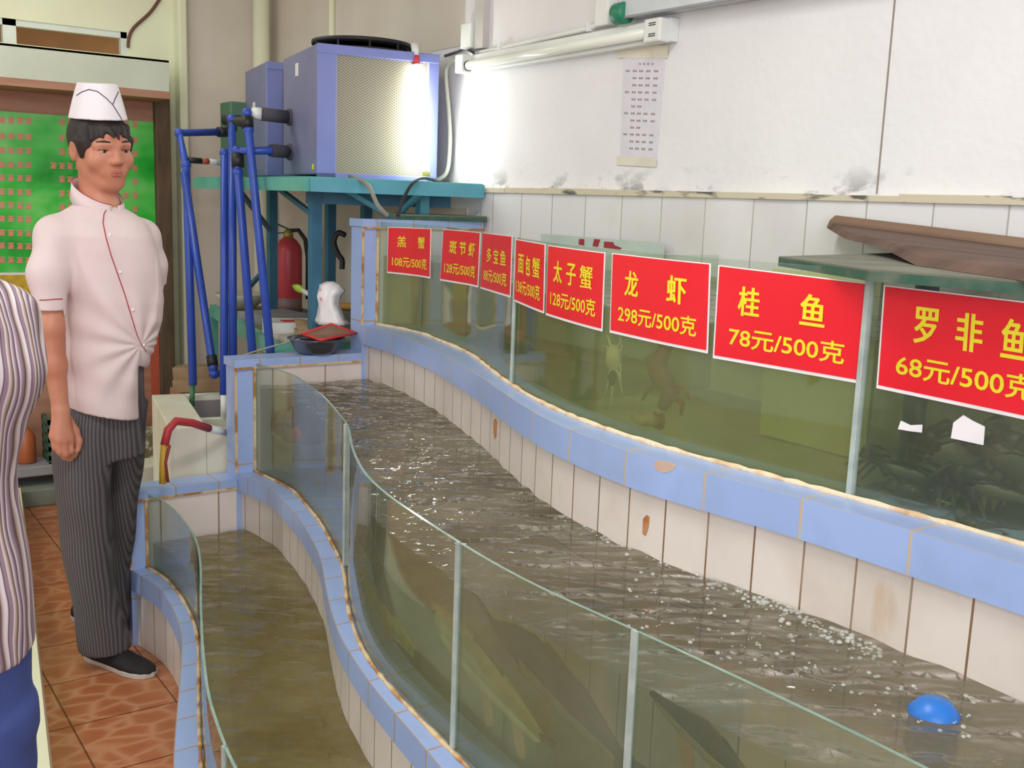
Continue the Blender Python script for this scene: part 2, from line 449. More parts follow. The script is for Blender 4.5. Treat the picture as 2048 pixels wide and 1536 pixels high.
# far long wall in grey-beige; its lower part paints the shade under the table
m = MB(); m.box((WX - .004, 3.64, 0), (WX, BY, 1.50)); m.box((WX - .004, 3.70, 2.14), (WX, BY, 3.0)); m.box((WX - .004, 3.95, 1.5), (WX, BY, 2.14)); struct(m.build('wall_right_far', plaster_back))
# boxed service pipe in the corner and thin risers
m = MB(); m.tube([(2.2, BY - .12, 0), (2.2, BY - .12, 3)], .045, 14); tag(m.build('drain_pipe', cream), 'cream vertical drain pipe running up the back corner of the room', 'pipe')
m = MB(); m.tube([(2.285, 4.9, 0), (2.285, 4.9, 3)], .016, 10); tag(m.build('riser_pipe', cream), 'thin cream riser pipe on the far wall above the blue cooling unit', 'pipe')

# ================================================================== THE TIERED TANKS
BLUE, BLUE2 = srgb(158, 182, 232), srgb(150, 172, 226)
rust = srgb(176, 142, 104)
blue_tile = tile_mat('pale_blue_tile', BLUE, srgb(198, 178, 158), 0.20, 0.40, 0.003, 0.3, dirt=srgb(140, 160, 190), dscale=6, dlo=0.5, dhi=0.85)
blue_small = tile_mat('pale_blue_small_tile', BLUE, srgb(172, 150, 130), 0.15, 0.40, 0.003, 0.3, dirt=srgb(140, 158, 190), dscale=6, dlo=0.5, dhi=0.85)
post_tile = tile_mat('blue_post_tile', BLUE, srgb(178, 150, 120), 0.30, 0.345, 0.003, 0.3, dirt=srgb(140, 158, 190), dscale=6, dlo=0.5, dhi=0.85)
white_tile = tile_mat('white_skirt_tile', srgb(226, 216, 210), srgb(132, 104, 76), 0.10, 0.80, 0.0022, 0.3, dirt=srgb(198, 184, 170), dscale=6, dlo=0.45, dhi=0.85, stain=srgb(190, 150, 96))
white_big = tile_mat('white_end_tile', srgb(228, 216, 214), srgb(150, 130, 110), 0.20, 2.0, 0.003, 0.3, dirt=srgb(206, 192, 186), dscale=6)
caulk = mat('rusty_caulk', srgb(214, 190, 150), 0.8, col2=srgb(170, 118, 66), scale=14, lo=0.45, hi=0.6, bump=0.4, bscale=90)
caulk_cream = mat('cream_caulk', srgb(226, 206, 176), 0.8, col2=srgb(200, 160, 116), scale=14, lo=0.5, hi=0.7, bump=0.4, bscale=90)
tank_in = mat('tank_lining', srgb(150, 160, 150), 0.5, col2=srgb(110, 112, 84), scale=4)
tank_dark = mat('slimy_lining', srgb(158, 156, 112), .5, col2=srgb(116, 116, 76), scale=4)
glass = glass_mat('tank_glass')
glass_clean = glass_mat('cleaner_tank_glass', haze=.05)
glass_edge = mat('glass_edge', srgb(128, 158, 146), 0.15, col2=srgb(150, 176, 166), scale=30)
silicone = mat('silicone_bead', srgb(178, 190, 186), 0.35, col2=srgb(148, 162, 160), scale=20)

def glass_pane(cv, y0, y1, z0, z1, parent, th=0.006):
    Y, X = cv; ys = np.linspace(y0, y1, max(3, int(abs(y1 - y0) / 0.03)))
    xs = np.interp(ys, Y, X)
    mb = MB(); n = len(ys)
    A = [(x, y, z) for x, y in zip(xs, ys) for z in (z0, z1)]
    B = [(x + th, y, z) for x, y in zip(xs, ys) for z in (z0, z1)]
    o = mb._add(A + B, []); q = 2 * n
    for i in range(n - 1):
        mb.f.append((o + 2 * i, o + 2 * i + 1, o + 2 * i + 3, o + 2 * i + 2)); mb.mi.append(0); mb.sm.append(True)
        mb.f.append((o + q + 2 * i, o + q + 2 * i + 2, o + q + 2 * i + 3, o + q + 2 * i + 1)); mb.mi.append(0); mb.sm.append(True)
    for i in range(n - 1):
        mb._add([A[2 * i + 1], B[2 * i + 1], B[2 * i + 3], A[2 * i + 3]], [(0, 1, 2, 3)], 1)
    for i in (0, n - 1):
        mb._add([A[2 * i], B[2 * i], B[2 * i + 1], A[2 * i + 1]], [(0, 1, 2, 3)], 1)
    return mb.build('glass_pane', [glass_clean if cv is G3 else glass, glass_edge], parent)

def bead(cv, off, z, r, parent, material, name='sealant_bead', y0=-0.3, y1=END):
    ys = np.linspace(y0, y1, 150); rr = random.Random(5)
    mb = MB(); mb.tube([(at_curve(cv, y) + off, y, z) for y in ys], [r * rr.uniform(.7, 1.25) for _ in ys], 6)
    return mb.build(name, material, parent)

def make_tank(label, O, G, zf, zb, zt, zg, Onext, znext, tile, seams, wall_off=.016, zin=None, back=None, panes_z=None):
    """zf foot of the skirt, zb..zt tiled rim, zg glass top"""
    t = thing('fish_tank', label, 'fish tank', (at_curve(O, 1.5), 1.5, zf))
    mb = MB(); wall_ribbon(mb, O, wall_off, zf, zb + .002); mb.build('skirt', white_tile, t)
    mb = MB()
    wall_ribbon(mb, O, 0, zb, zt, 0)
    between(mb, O, 0, G, .075, zt, 0)
    between(mb, O, 0, O, .02, zb, 0)
    Y, X = G
    wall_ribbon(mb, G, .075, zin, zt, 0)
    mb.build('rim', tile, t)
    mb = MB()
    if back is None: between(mb, G, .075, Onext, .016, zin, 0)
    else: between(mb, G, .075, back, 0, zin, 0)
    mb.build('tank_floor', tank_dark, t)
    ys = [END] + seams + [-0.3]
    for a, b in zip(ys[:-1], ys[1:]):
        glass_pane(G, b + .002, a - .002, zt - .03, zg, t)
    for y in seams:
        mb = MB(); x = at_curve(G, y)
        w_ = .012 if (zt > 1 and y < 1.5) else .0055; mb.bar((x - .001, y, zt), (x - .001, y, zg + .001), w_, .010)
        mb.build('silicone_seam', silicone, t)
    bead(G, -.006, zt + .002, .0065 if zt > 1 else .005, t, caulk_cream if zt > 1 else caulk)
    # end wall: blue-tiled post outside the glass, white tiles inside, blue coping on top
    xo, xg = at_curve(O, END), at_curve(G, END)
    xn = at_curve(Onext, END) if back is None else at_curve(back, 0)
    return t, xo, xg, xn

def end_wall(t, xo, xg, xn, z0, zt, ztop, post=None, cap=True, thick=.095, tile=None):
    mb = MB(); mb_t = post_tile
    box_uv(mb, (xo, END, z0), (xg - .004, END + thick, ztop - .028))
    for i in list(mb.uv): mb.uv[i] = [((u - xo + .02) if abs(u - xo) < .3 else u, v - (ztop - .028) + .345 + (.345 if True else 0)) for u, v in mb.uv[i]]
    mb.build('end_post', mb_t, t, bevel=.002)
    mb = MB(); box_uv(mb, (xg - .004, END, max(z0, zt - .25)), (xn - .0005, END + thick, ztop - .028)); mb.build('end_wall', white_big, t)
    mb = MB(); box_uv(mb, (xo - .006, END - .008, ztop - .028), (xn - .0005, END + thick + .006, ztop)); mb.build('coping', blue_small, t, bevel=.002)
    mb = MB()
    mb.box((xo - .003, END - .003, zt), (xo + .004, END + .004, ztop - .028)); mb.box((xg - .008, END - .005, zt), (xg + .001, END + .002, ztop - .028))
    mb.box((xo, END - .010, ztop - .034), (xn + .0, END - .004, ztop - .027))
    mb.build('grout_line', caulk, t)

W1, W2, W3 = 0.36, 0.868, 1.322
BACK3 = (np.linspace(-.3, END, 80), np.full(80, 2.262))
t1, a, b, c = make_tank('lowest curved fish tank at floor level with pale blue tiled rim and olive water', O1, G1, 0.0, .20, .27, .527, O2, .5, blue_small, [1.75], zin=.05)
end_wall(t1, a, b, c, 0.0, .27, .54)
t2, a, b, c = make_tank('middle curved fish tank with big carp behind its front glass and rippled dark water', O2, G2, .08, .50, .56, .947, O3, 1.0, blue_small, [2.43, 1.475, 1.03], zin=.42)
end_wall(t2, a, b, c, 0.0, .56, .963)
t3, a, b, c = make_tank('uppermost curved tank carrying the row of red price signs on its glass', O3, G3, .44, .995, 1.065, 1.443, None, None, blue_tile, [2.2, 1.064], zin=1.0, back=BACK3)
end_wall(t3, a, b, c, 0.0, 1.065, 1.452, tile=blue_tile)
mb = MB(); wall_ribbon(mb, BACK3, 0, 1.0, 1.335, y0=1.06); mb.build('back_lining', mat('olive_lining', srgb(196, 194, 150), .5, col2=srgb(168, 166, 120), scale=3), t3)
mb = MB(); wall_ribbon(mb, BACK3, 0, 1.0, 1.335, y1=1.08); mb.build('back_lining', mat('pale_lining', srgb(218, 224, 204), .5), t3)
rust_m = mat('rust_stain', srgb(172, 104, 54), .9, col2=srgb(196, 150, 104), scale=60)
def patch(name, pts, off, material):
    q = [on_glass(x, y, O3) for x, y in pts]
    mb = MB(); mb.hexa([(at_curve(O3, y) + off, y, z) for y, z in q], [(at_curve(O3, y) + off + .002, y, z) for y, z in q]); mb.build(name, material, t3)
patch('rust_stain', [(1274, 1040), (1281, 1032), (1287, 1036), (1285, 1058), (1279, 1074), (1273, 1070)], .0150, rust_m)
patch('rust_stain', [(977, 842), (981, 838), (984, 845), (983, 872), (979, 880), (977, 868)], .0150, rust_m)
patch('chipped_tile', [(1312, 921), (1335, 923), (1352, 930), (1346, 941), (1328, 946), (1313, 940), (1308, 930)], -.0006, mat('bare_clay', srgb(206, 178, 160), .9))
# glass partitions running back from the seams of the upper tank
for y in (2.2, 1.064):
    mb = MB(); x = at_curve(G3, y); mb.box((x + .008, y - .003, 1.005), (2.26, y + .003, 1.40)); mb.build('partition', [glass_clean], t3)

# ------------------------------------------------------------------ water: one body per tank
def make_water(name, label, G, goff, B, boff, z0, z1, mt, ms, dz=None, nx=24, y0=-.3, y1=END - .004):
    mb = MB()
    between(mb, G, goff, B, boff, z1, 0, y0, y1, nx, dz)
    mb.uv = {}
    wall_ribbon(mb, G, goff, z0, z1, 1, y0, y1)
    mb.uv = {}
    o = mb.build(name, [mt, ms], loc=(at_curve(G, 1.5) + goff, 1.5, z0))
    return tag(o, label, 'water', kind='stuff')
def chop(amp, f):
    def g(x, y):
        return amp * (math.sin(f * (x * 1.3 + y)) * .4 + math.sin(f * 1.7 * (y - .6 * x) + 1.3) * .3 + math.sin(f * 3.1 * (x + .35 * y) + 2) * .3)
    return g
top1 = water_mat('olive_water_top', srgb(140, 128, 88), srgb(114, 100, 62), .72, (.8, .76, .55), True, 15, .35, (2.2, 1, 1), .05)
top2 = water_mat('dark_water_top', srgb(66, 60, 47), srgb(142, 134, 116), .66, (.74, .70, .54), True, 17, .9, (2.6, 1.0, 1), .04, 1.6)
top3 = water_mat('green_water_top', srgb(140, 148, 104), srgb(126, 132, 90), .35, (.9, .92, .74), True, 14, .3)
side1 = water_mat('olive_water_murk', srgb(150, 146, 106), srgb(122, 116, 76), .5, (.8, .8, .6), False)
side2 = water_mat('green_brown_murk', srgb(138, 132, 88), srgb(104, 98, 60), .27, (.90, .88, .68), False)
side3 = water_mat('green_murk', srgb(162, 162, 98), srgb(140, 140, 80), .36, (.86, .88, .66), False)
side4 = water_mat('clear_grey_murk', srgb(176, 182, 150), srgb(150, 156, 124), .09, (.90, .93, .84), False)
make_water('tank_water', 'olive brown water filling the lowest tank', G1, .0065, O2, .0155, .06, W1, top1, side1, chop(.0035, 30))
make_water('tank_water', 'dark rippled water with foam in the middle tank', G2, .0065, O3, .0155, .43, W2, top2, side2, chop(.004, 34))
make_water('tank_water', 'cloudy olive water behind the red price signs of the upper tank', G3, .0065, BACK3, -.003, 1.006, W3, top3, side3, chop(.003, 30), y0=1.07)
make_water('tank_water', 'clearer grey green water around the crabs at the near end of the upper tank', G3, .0065, BACK3, -.003, 1.006, W3, top3, side4, chop(.003, 30), y1=1.058)

# ================================================================== PRICE SIGNS ON THE UPPER GLASS
red = mat('sign_red', srgb(222, 14, 34), 0.4, col2=srgb(228, 22, 42), scale=6)
yellow = mat('sign_yellow', srgb(236, 224, 40), 0.4)
paper = mat('white_paper', srgb(240, 236, 240), 0.6)
_s3 = np.concatenate([[0], np.cumsum(np.hypot(np.diff(G3[0]), np.diff(G3[1])))])
def s_of(y): return float(np.interp(y, G3[0], _s3))
def place(s, z, off):
    y = float(np.interp(s, _s3, G3[0])); x = at_curve(G3, y); e = .01
    t = Vector((at_curve(G3, y + e) - at_curve(G3, y - e), 2 * e, 0)).normalized()
    return Vector((x, y, z)) + Vector((-t.y, t.x, 0)) * off
def glyphs(txt, bold):
    """outlines of a line of writing as triangles in a unit square"""
    cu = bpy.data.curves.new('txt', 'FONT'); cu.body = txt; cu.size = 1.0; cu.offset = bold; cu.resolution_u = 3
    ob = bpy.data.objects.new('txt', cu); C.objects.link(ob)
    dg = bpy.context.evaluated_depsgraph_get()
    me = ob.evaluated_get(dg).to_mesh()
    V = [v.co.copy() for v in me.vertices]; F = [tuple(p.vertices) for p in me.polygons]
    ob.evaluated_get(dg).to_mesh_clear()
    bpy.data.objects.remove(ob); bpy.data.curves.remove(cu)
    return V, F
def fit(mb, txt, bold, u0, u1, v0, v1, fn):
    """lay one piece of writing into the rectangle u0..u1, v0..v1 (v downwards) of a sheet"""
    V, F = glyphs(txt, bold)
    if not V: return
    xs = [v.x for v in V]; ys = [v.y for v in V]; x0, x1, y0, y1 = min(xs), max(xs), min(ys), max(ys)
    pts = [fn(u0 + (v.x - x0) / (x1 - x0) * (u1 - u0), v1 - (v.y - y0) / (y1 - y0) * (v1 - v0)) for v in V]
    mb._add(pts, F)
SIGNS = [  # text, price, corners in the photograph TL TR BL BR, label, name slots
    ('羔蟹', '108元/500克', (777, 454), (863, 457), (775, 546), (861, 557), 'farthest red price sign, first on the glass beside the blue end post, 108 yuan', [(.20, .38, .18, .42), (.65, .83, .18, .42)]),
    ('斑节虾', '128元/500克', (888, 458), (962, 465), (881, 561), (957, 575), 'red three-character price sign of 128 yuan, second from the blue end post', [(.20, .38, .20, .45), (.45, .61, .20, .45), (.68, .86, .20, .46)]),
    ('多宝鱼', '88元/500克', (967, 465), (1026, 472), (962, 577), (1022, 595), 'narrow-looking red price sign of 88 yuan where the glass curves away', [(.20, .38, .25, .50), (.45, .62, .25, .50), (.68, .86, .25, .50)]),
    ('面包蟹', '138元/500克', (1033, 478), (1092, 488), (1029, 602), (1089, 627), 'glare-washed red price sign on the steepest bend of the glass, fourth from the end post', [(.15, .35, .22, .52), (.42, .58, .22, .52), (.65, .88, .22, .52)]),
    ('太子蟹', '128元/500克', (1098, 490), (1212, 505), (1093, 630), (1206, 663), 'red price sign of 128 yuan just left of the lobster sign', [(.15, .32, .20, .50), (.40, .57, .20, .50), (.64, .84, .20, .50)]),
    ('龙虾', '298元/500克', (1226, 506), (1423, 527), (1221, 665), (1417, 707), 'red price sign of 298 yuan above the pale crustacean', [(.17, .32, .19, .50), (.62, .80, .18, .50)]),
    ('桂鱼', '78元/500克', (1438, 530), (1736, 566), (1427, 716), (1720, 767), 'large red price sign of 78 yuan with white border under the green lid', [(.17, .32, .19, .50), (.60, .76, .18, .50)]),
    ('罗非鱼', '68元/500克', (1769, 570), (2125, 612), (1754, 776), (2107, 852), 'nearest and largest red price sign of 68 yuan above the dark crabs', [(.21, .345, .16, .50), (.455, .60, .16, .50), (.705, .83, .16, .50)]),
]
for txt, price, TL, TR, BL, BR, label, slots in SIGNS:
    q = [on_glass(*p) for p in (TL, TR, BL, BR)]
    q = [(s_of(y), z) for y, z in q]
    def at(u, v, off, q=q):
        s = (1 - v) * ((1 - u) * q[0][0] + u * q[1][0]) + v * ((1 - u) * q[2][0] + u * q[3][0])
        z = (1 - v) * ((1 - u) * q[0][1] + u * q[1][1]) + v * ((1 - u) * q[2][1] + u * q[3][1])
        return place(s, z, off)
    ctr = at(.5, 1, .002)
    root = thing('price_sign', label, 'sign', ctr, 'red price signs taped to the upper tank')
    def sheet(u0, u1, v0, v1, off, th, nu=14):
        mb = MB(); rings = []
        for i in range(nu + 1):
            u = u0 + (u1 - u0) * i / nu
            rings.append([at(u, v0, off), at(u, v1, off), at(u, v1, off - th), at(u, v0, off - th)])
        return mb.loft(rings, smooth=False)
    sheet(0, 1, 0, 1, .0022, .0012).build('paper', paper, root)
    sheet(.012, .988, .012, .965, .0030, .0006).build('red_print', red, root)
    for ch, (u0, u1, v0, v1) in zip(txt, slots):
        mb = MB(); 
        bo = .022 if ch == '包' else .006 if ch == '蟹' else .011
        for du, dz in ((-.0035, .0036), (0, .0037), (.0035, .0038)): fit(mb, ch, bo, u0 + du, u1 + du, v0, v1, lambda u, v, dz=dz: at(u, v, dz))
        mb.build('character', yellow, root)
    mb = MB()
    fit(mb, price, .014, .10 if len(price) > 8 else .115, .90, .615, .84, lambda u, v: at(u, v, .0036))
    mb.build('price_figures', yellow, root)

# ================================================================== COOLING UNITS ON THEIR STEEL TABLE
steel_blue = mat('blue_enamel', srgb(126, 134, 196), 0.45, col2=srgb(112, 122, 182), scale=3)
steel_side = mat('grey_blue_enamel', srgb(128, 130, 168), 0.5, col2=srgb(112, 116, 152), scale=3)
teal = mat('teal_paint', srgb(92, 170, 190), 0.5, col2=srgb(82, 150, 168), scale=5)
teal_green = mat('green_teal_paint', srgb(110, 186, 172), 0.5, col2=srgb(90, 164, 152), scale=5)
teal_dark = mat('darker_teal', srgb(64, 116, 144), 0.5, col2=srgb(54, 100, 126), scale=5)  # darker teal for the cross rail, deeper legs and left braces
black = mat('black_plastic', srgb(34, 34, 38), 0.5)
dkgrey = mat('dark_grey_foam', srgb(84, 82, 92), 0.8, col2=srgb(66, 64, 72), scale=9)
pipe_blue = mat('blue_pvc', srgb(52, 84, 186), 0.35, col2=srgb(46, 74, 168), scale=6)
white_pl = mat('white_plastic', srgb(232, 234, 232), 0.4, col2=srgb(220, 222, 218), scale=6)
grey_pl = mat('grey_plastic', srgb(150, 152, 156), 0.5)

def mesh_mat():
    """expanded-metal screen: diamond lattice over a dusty coil"""
    k = N('diamond_screen'); b = k.n('BsdfPrincipled', i_Roughness=0.55); k.l(b.outputs[0], k.out.inputs[0])
    uv = k.n('UVMap'); uv.uv_map = 'UVMap'
    sx = k.n('SeparateXYZ'); k.l(uv.outputs[0], sx.inputs[0])
    fac = None
    for sg in (1, -1):
        a = k.n('Math', operation='MULTIPLY'); k.l(sx.outputs[1], a.inputs[0]); a.inputs[1].default_value = sg * 1.5
        c = k.n('Math', operation='ADD'); k.l(sx.outputs[0], c.inputs[0]); k.l(a.outputs[0], c.inputs[1])
        d = k.n('Math', operation='PINGPONG'); k.l(c.outputs[0], d.inputs[0]); d.inputs[1].default_value = 0.0085
        e = k.n('Math', operation='LESS_THAN'); k.l(d.outputs[0], e.inputs[0]); e.inputs[1].default_value = 0.0026
        if fac is None: fac = e
        else:
            g = k.n('Math', operation='MAXIMUM'); k.l(fac.outputs[0], g.inputs[0]); k.l(e.outputs[0], g.inputs[1]); fac = g
    k.l(k.mix(fac.outputs[0], srgb(116, 112, 98), srgb(164, 158, 140)), b.inputs['Base Color'])
    return k.m
screen = mesh_mat()

def oriented(o, e1, e2):
    """local (a, b, z) -> world"""
    o = Vector(o); e1 = Vector(e1); e2 = Vector(e2)
    return lambda a, b, z: o + e1 * a + e2 * b + Vector((0, 0, z))
def obox(mb, T, a0, a1, b0, b1, z0, z1, mi=0):
    mb.hexa([T(a0, b0, z0), T(a1, b0, z0), T(a1, b1, z0), T(a0, b1, z0)], [T(a0, b0, z1), T(a1, b0, z1), T(a1, b1, z1), T(a0, b1, z1)], mi); return mb
TZ = 1.598
e1, e2 = (.985, -.17, 0), (.17, .985, 0)
def cooler(FL, w, d, h, label, front, side, big=True):
    t = thing('cooling_unit', label, 'chiller', (FL[0] + .2, FL[1] + .2, TZ))
    T = oriented((FL[0], FL[1], TZ), e1, e2)
    mb = MB(); obox(mb, T, 0, w, .012, d, .012, h); mb.build('cabinet', side, t, bevel=.006)
    mb = MB(); fw = .085
    obox(mb, T, 0, .075, 0, .014, 0, h - .03); obox(mb, T, w - .045, w, 0, .014, 0, h - .03)
    obox(mb, T, 0, w, -.004, .02, h - .035, h); obox(mb, T, 0, w, 0, .014, 0, .02)
    mb.build('front_frame', front, t, bevel=.003)
    mb = MB()
    ps = [T(.07, .008, .02), T(w - .04, .008, .02), T(w - .04, .008, h - .034), T(.07, .008, h - .034)]
    quad_uv(mb, ps, [(.07, 0), (w - .04, 0), (w - .04, h), (.07, h)]); mb.build('screen', screen, t)
    if big:
        mb = MB(); c = T(w * .50, d * .42, h + .002)
        for r in (.185, .15, .115, .08):
            mb.lathe([(r - .006, .0), (r, .0), (r, .012), (r - .006, .012)], c + Vector((0, 0, .03)), 36)
        mb.lathe([(.194, .032), (.2, .032), (.2, .046), (.194, .046)], c, 36); mb.lathe([(.194, 0), (.2, 0), (.2, .010), (.194, .010)], c, 36)
        for k in range(10): a = k * math.pi / 5; mb.bar(c + Vector((.197 * math.cos(a), .197 * math.sin(a), 0)), c + Vector((.197 * math.cos(a), .197 * math.sin(a), .04)), .006, .006)
        for k in range(6):
            a = k * math.pi / 3; mb.bar(c + Vector((.02 * math.cos(a), .02 * math.sin(a), .04)), c + Vector((.197 * math.cos(a), .197 * math.sin(a), .04)), .008, .006)
        mb.build('fan_guard', black, t)
        for z in (.105, .245):
            c = T(0, .43, z); ax = -Vector(e1)
            mb = MB(); mb.lathe([(.034, -.004), (.034, .012), (.022, .012), (.022, .02)], c, 20, axis=ax); mb.build('pipe_flange', dkgrey, t)
        mb = MB(); obox(mb, T, -.002, .001, .30, .345, .40, .45); mb.build('sticker', paper, t)
        mb = MB(); obox(mb, T, -.002, .001, .05, .07, .03, .05); mb.build('sticker', yellow, t)
    else:
        mb = MB(); obox(mb, T, -.002, .001, .26, .31, .30, .36); mb.build('sticker', paper, t)
    return t, T
h1 = atk(622, 88, 3.95)[2] - TZ
c1, T1 = cooler((1.700, 3.77), .486, .57, h1, 'large pale blue cooling unit with diamond mesh front and round fan guard on top', steel_blue, steel_side)
p = atk(533, 122, 4.75)
c2, T2 = cooler((p[0], p[1]), .40, .50, p[2] - TZ, 'smaller grey blue cooling unit standing behind the large mesh-fronted one', steel_blue, steel_side, False)
mb = MB(); p = atk(462, 340, 5.2); q = atk(486, 205, 5.2)
mb.box((p[0], p[1] - .0, TZ), (p[0] + .14, p[1] + .15, q[2])); tag(mb.build('pump_box', mat('green_box', srgb(86, 122, 98), .5), bevel=.006), 'small dark green box behind the cooling units at the far end of the teal table', 'box')

FLt, FRt, BRt, BLt = (1.594, 3.604), (2.268, 3.487), (2.268, 5.17), (1.70, 5.17)
tb = thing('steel_table', 'tall teal steel table carrying the cooling units', 'table', (1.95, 4.3, 0))
ring = lambda z, s=0.0: [(FLt[0] + s, FLt[1] + s, z), (FRt[0] - s, FRt[1] + s, z), (BRt[0] - s, BRt[1] - s, z), (BLt[0] + s, BLt[1] - s, z)]
mb = MB(); mb.hexa(ring(TZ - .006), ring(TZ - .001)); mb.build('top_sheet', teal_green, tb)
mb = MB(); mb.bar((*FLt, TZ - .03), (*FRt, TZ - .03), .04, .05); mb.build('front_rail', teal, tb)
mb = MB(); mb.bar((*FLt, TZ - .03), (*BLt, TZ - .03), .04, .05); mb.build('side_rail', teal_green, tb)
mb = MB(); mb.bar((FLt[0] + .08, FLt[1] + .2, TZ - .075), (FRt[0] - .03, FRt[1] + .2, TZ - .075), .04, .05); mb.build('cross_rail', teal_dark, tb)
def P2(px, X=None, k=None): 
    return atk(px, 400, k)[:2]
legs = [(544, 5.05), (630, 4.02), (661, 4.85), (733, 4.7), (845, 4.12)]
for px, k in legs:
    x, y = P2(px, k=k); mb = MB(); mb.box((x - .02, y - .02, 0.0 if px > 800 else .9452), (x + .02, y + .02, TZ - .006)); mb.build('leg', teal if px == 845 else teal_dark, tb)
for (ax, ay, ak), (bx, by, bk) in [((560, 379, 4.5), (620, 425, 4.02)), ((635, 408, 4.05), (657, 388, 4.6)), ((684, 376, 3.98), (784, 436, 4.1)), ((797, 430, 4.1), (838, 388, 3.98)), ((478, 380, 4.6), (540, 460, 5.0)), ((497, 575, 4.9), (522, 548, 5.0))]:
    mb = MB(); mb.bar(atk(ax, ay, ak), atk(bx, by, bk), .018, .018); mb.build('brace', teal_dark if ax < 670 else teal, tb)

# lit fluorescent tube standing in front of the mesh
lp, lq = Vector(atk(829, 88, 4.08)), Vector(atk(853, 352, 4.08))
lp.z = max(lp.z, 2.0); d = (lq - lp)
lamp = thing('tube_lamp', 'lit fluorescent tube leaning upright against the mesh of the large cooling unit', 'lamp', (lq.x, lq.y, TZ))
mb = MB(); mb.tube([lp + d * .16, lp + d * .97], .014, 14); mb.build('glowing_tube', mat('lit_tube', (1, 1, .95), .3, emit=(0.98, 1.0, 0.93), estr=42.0), lamp)
mb = MB(); mb.tube([lp, lp + d * .09], .015, 12); mb.build('end_cap', white_pl, lamp)
mb = MB(); mb.tube([lp + d * .09, lp + d * .16], .0145, 12); mb.build('collar', mat('painted_red_glow', srgb(230, 70, 80), .4), lamp)  # the tube's red glow painted as a solid band
mb = MB(); mb.tube([lp + d * .97, lq], .015, 12); mb.build('end_cap', mat('yellow_glow_cap', srgb(226, 222, 120), .4), lamp)  # yellow fade of the glow put into the cap's colour

# cables by the unit
def cable(pts, r, material, label, name='cable', seg=8):
    P = [Vector(p) for p in pts]; out = []
    for i in range(len(P) - 1):
        p0, p1, p2, p3 = P[max(i - 1, 0)], P[i], P[i + 1], P[min(i + 2, len(P) - 1)]
        for j in range(8):
            t = j / 8
            out.append(0.5 * ((2 * p1) + (p2 - p0) * t + (2 * p0 - 5 * p1 + 4 * p2 - p3) * t * t + (3 * p1 - p0 - 3 * p2 + p3) * t ** 3))
    out.append(P[-1])
    mb = MB(); mb.tube(out, r, seg); return tag(mb.build(name, material), label, 'cable' if name == 'cable' else name.split('_')[-1])
ivory = mat('ivory_cable', srgb(226, 226, 208), .5)
cable([atX(925, 118, 2.27), atX(900, 126, 2.275), atX(892, 150, 2.275), atX(898, 230, 2.27), atX(900, 290, 2.27), atX(893, 345, 2.26), (2.22, 3.78, TZ + .006)], .009, ivory, 'ivory cable hanging on the wall between the large cooling unit and the wall lamp')
cable([atk(700, 352, 4.02), atk(735, 370, 3.76), atk(755, 410, 3.74), atk(775, 432, 3.76)], .008, mat('grey_cable', srgb(140, 140, 130), .6), 'grey cable drooping over the front rail of the teal table')
cable([atk(880, 365, 4.15), atk(850, 356, 4.0), atk(828, 364, 3.90), atk(808, 395, 3.86), atk(795, 432, 3.84)], .006, black, 'thin black cable looping from the table edge below the lit tube')
cable([atY(322, -6, BY - .01), atY(300, 25, BY - .01), atY(268, 55, BY - .01), atY(258, 75, BY - .01), atY(256, 95, BY - .01)], .008, mat('brown_cable', srgb(110, 70, 56), .6), 'brown wire running up the cream wall beside the transom')

# ================================================================== BLUE PIPES
def pipe(label, runs, r=.0165, fittings=(), name='water_pipe', group=None):
    base = runs[0][-1]
    t = thing(name, label, 'pipe', base, group)
    for pts in runs:
        mb = MB(); mb.tube(pts, r, 12); mb.build('tube', pipe_blue, t)
        for p in pts[1:-1] if len(pts) > 2 else []:
            mb = MB(); mb.sphere(p, r * 1.28); mb.build('elbow', pipe_blue, t)
    for nm, a, b, rr, mt in fittings:
        mb = MB(); mb.tube([a, b], rr, 12); mb.build(nm, mt, t)
    return t
red_f = mat('red_fitting', srgb(196, 92, 72), .5)
A0 = atk(358, 266, 4.55)
pipe('leftmost blue pipe with a top arm ending in a black cap', [[atk(440, 264, 4.75), A0, atk(372, 330, 4.5), atk(386, 770, 4.3)]],
     fittings=[('end_cap', atk(437, 264, 4.74), atk(452, 264, 4.78), .023, black), ('reducer', atk(378, 320, 4.5), atk(402, 322, 4.55), .013, black), ('union', atk(402, 322, 4.55), atk(416, 323, 4.58), .013, red_f), ('hose_tail', atk(416, 323, 4.58), atk(442, 326, 4.66), .012, white_pl), ('drain_tail', atk(385, 770, 4.3), atk(384, 812, 4.29), .010, mat('green_fitting', srgb(70, 130, 90), .5))])
pipe('slanting blue pipe leaning from the leftmost pipe towards the low green table', [[atk(368, 345, 4.46), atk(426, 735, 4.36), atk(428, 748, 4.36), atk(447, 746, 4.38)]],
     fittings=[('coupling', atk(423, 712, 4.37), atk(426, 733, 4.36), .022, black)])
pipe('straight blue pipe dropping into the white trough', [[atk(463, 300, 4.5), atk(449, 306, 4.45), atk(448, 790, 4.2)]],
     fittings=[('adaptor', atk(448, 790, 4.2), atk(448, 840, 4.2), .014, white_pl)])
pipe('blue pipe with a black tee at its top beside the straight one', [[atk(464, 236, 4.42), atk(466, 715, 4.25)]],
     fittings=[('tee', atk(448, 240, 4.44), atk(480, 241, 4.42), .022, black), ('elbow_cap', atk(463, 232, 4.42), atk(465, 246, 4.42), .021, pipe_blue), ('coupling', atk(464, 246, 4.42), atk(464, 262, 4.42), .021, black)])
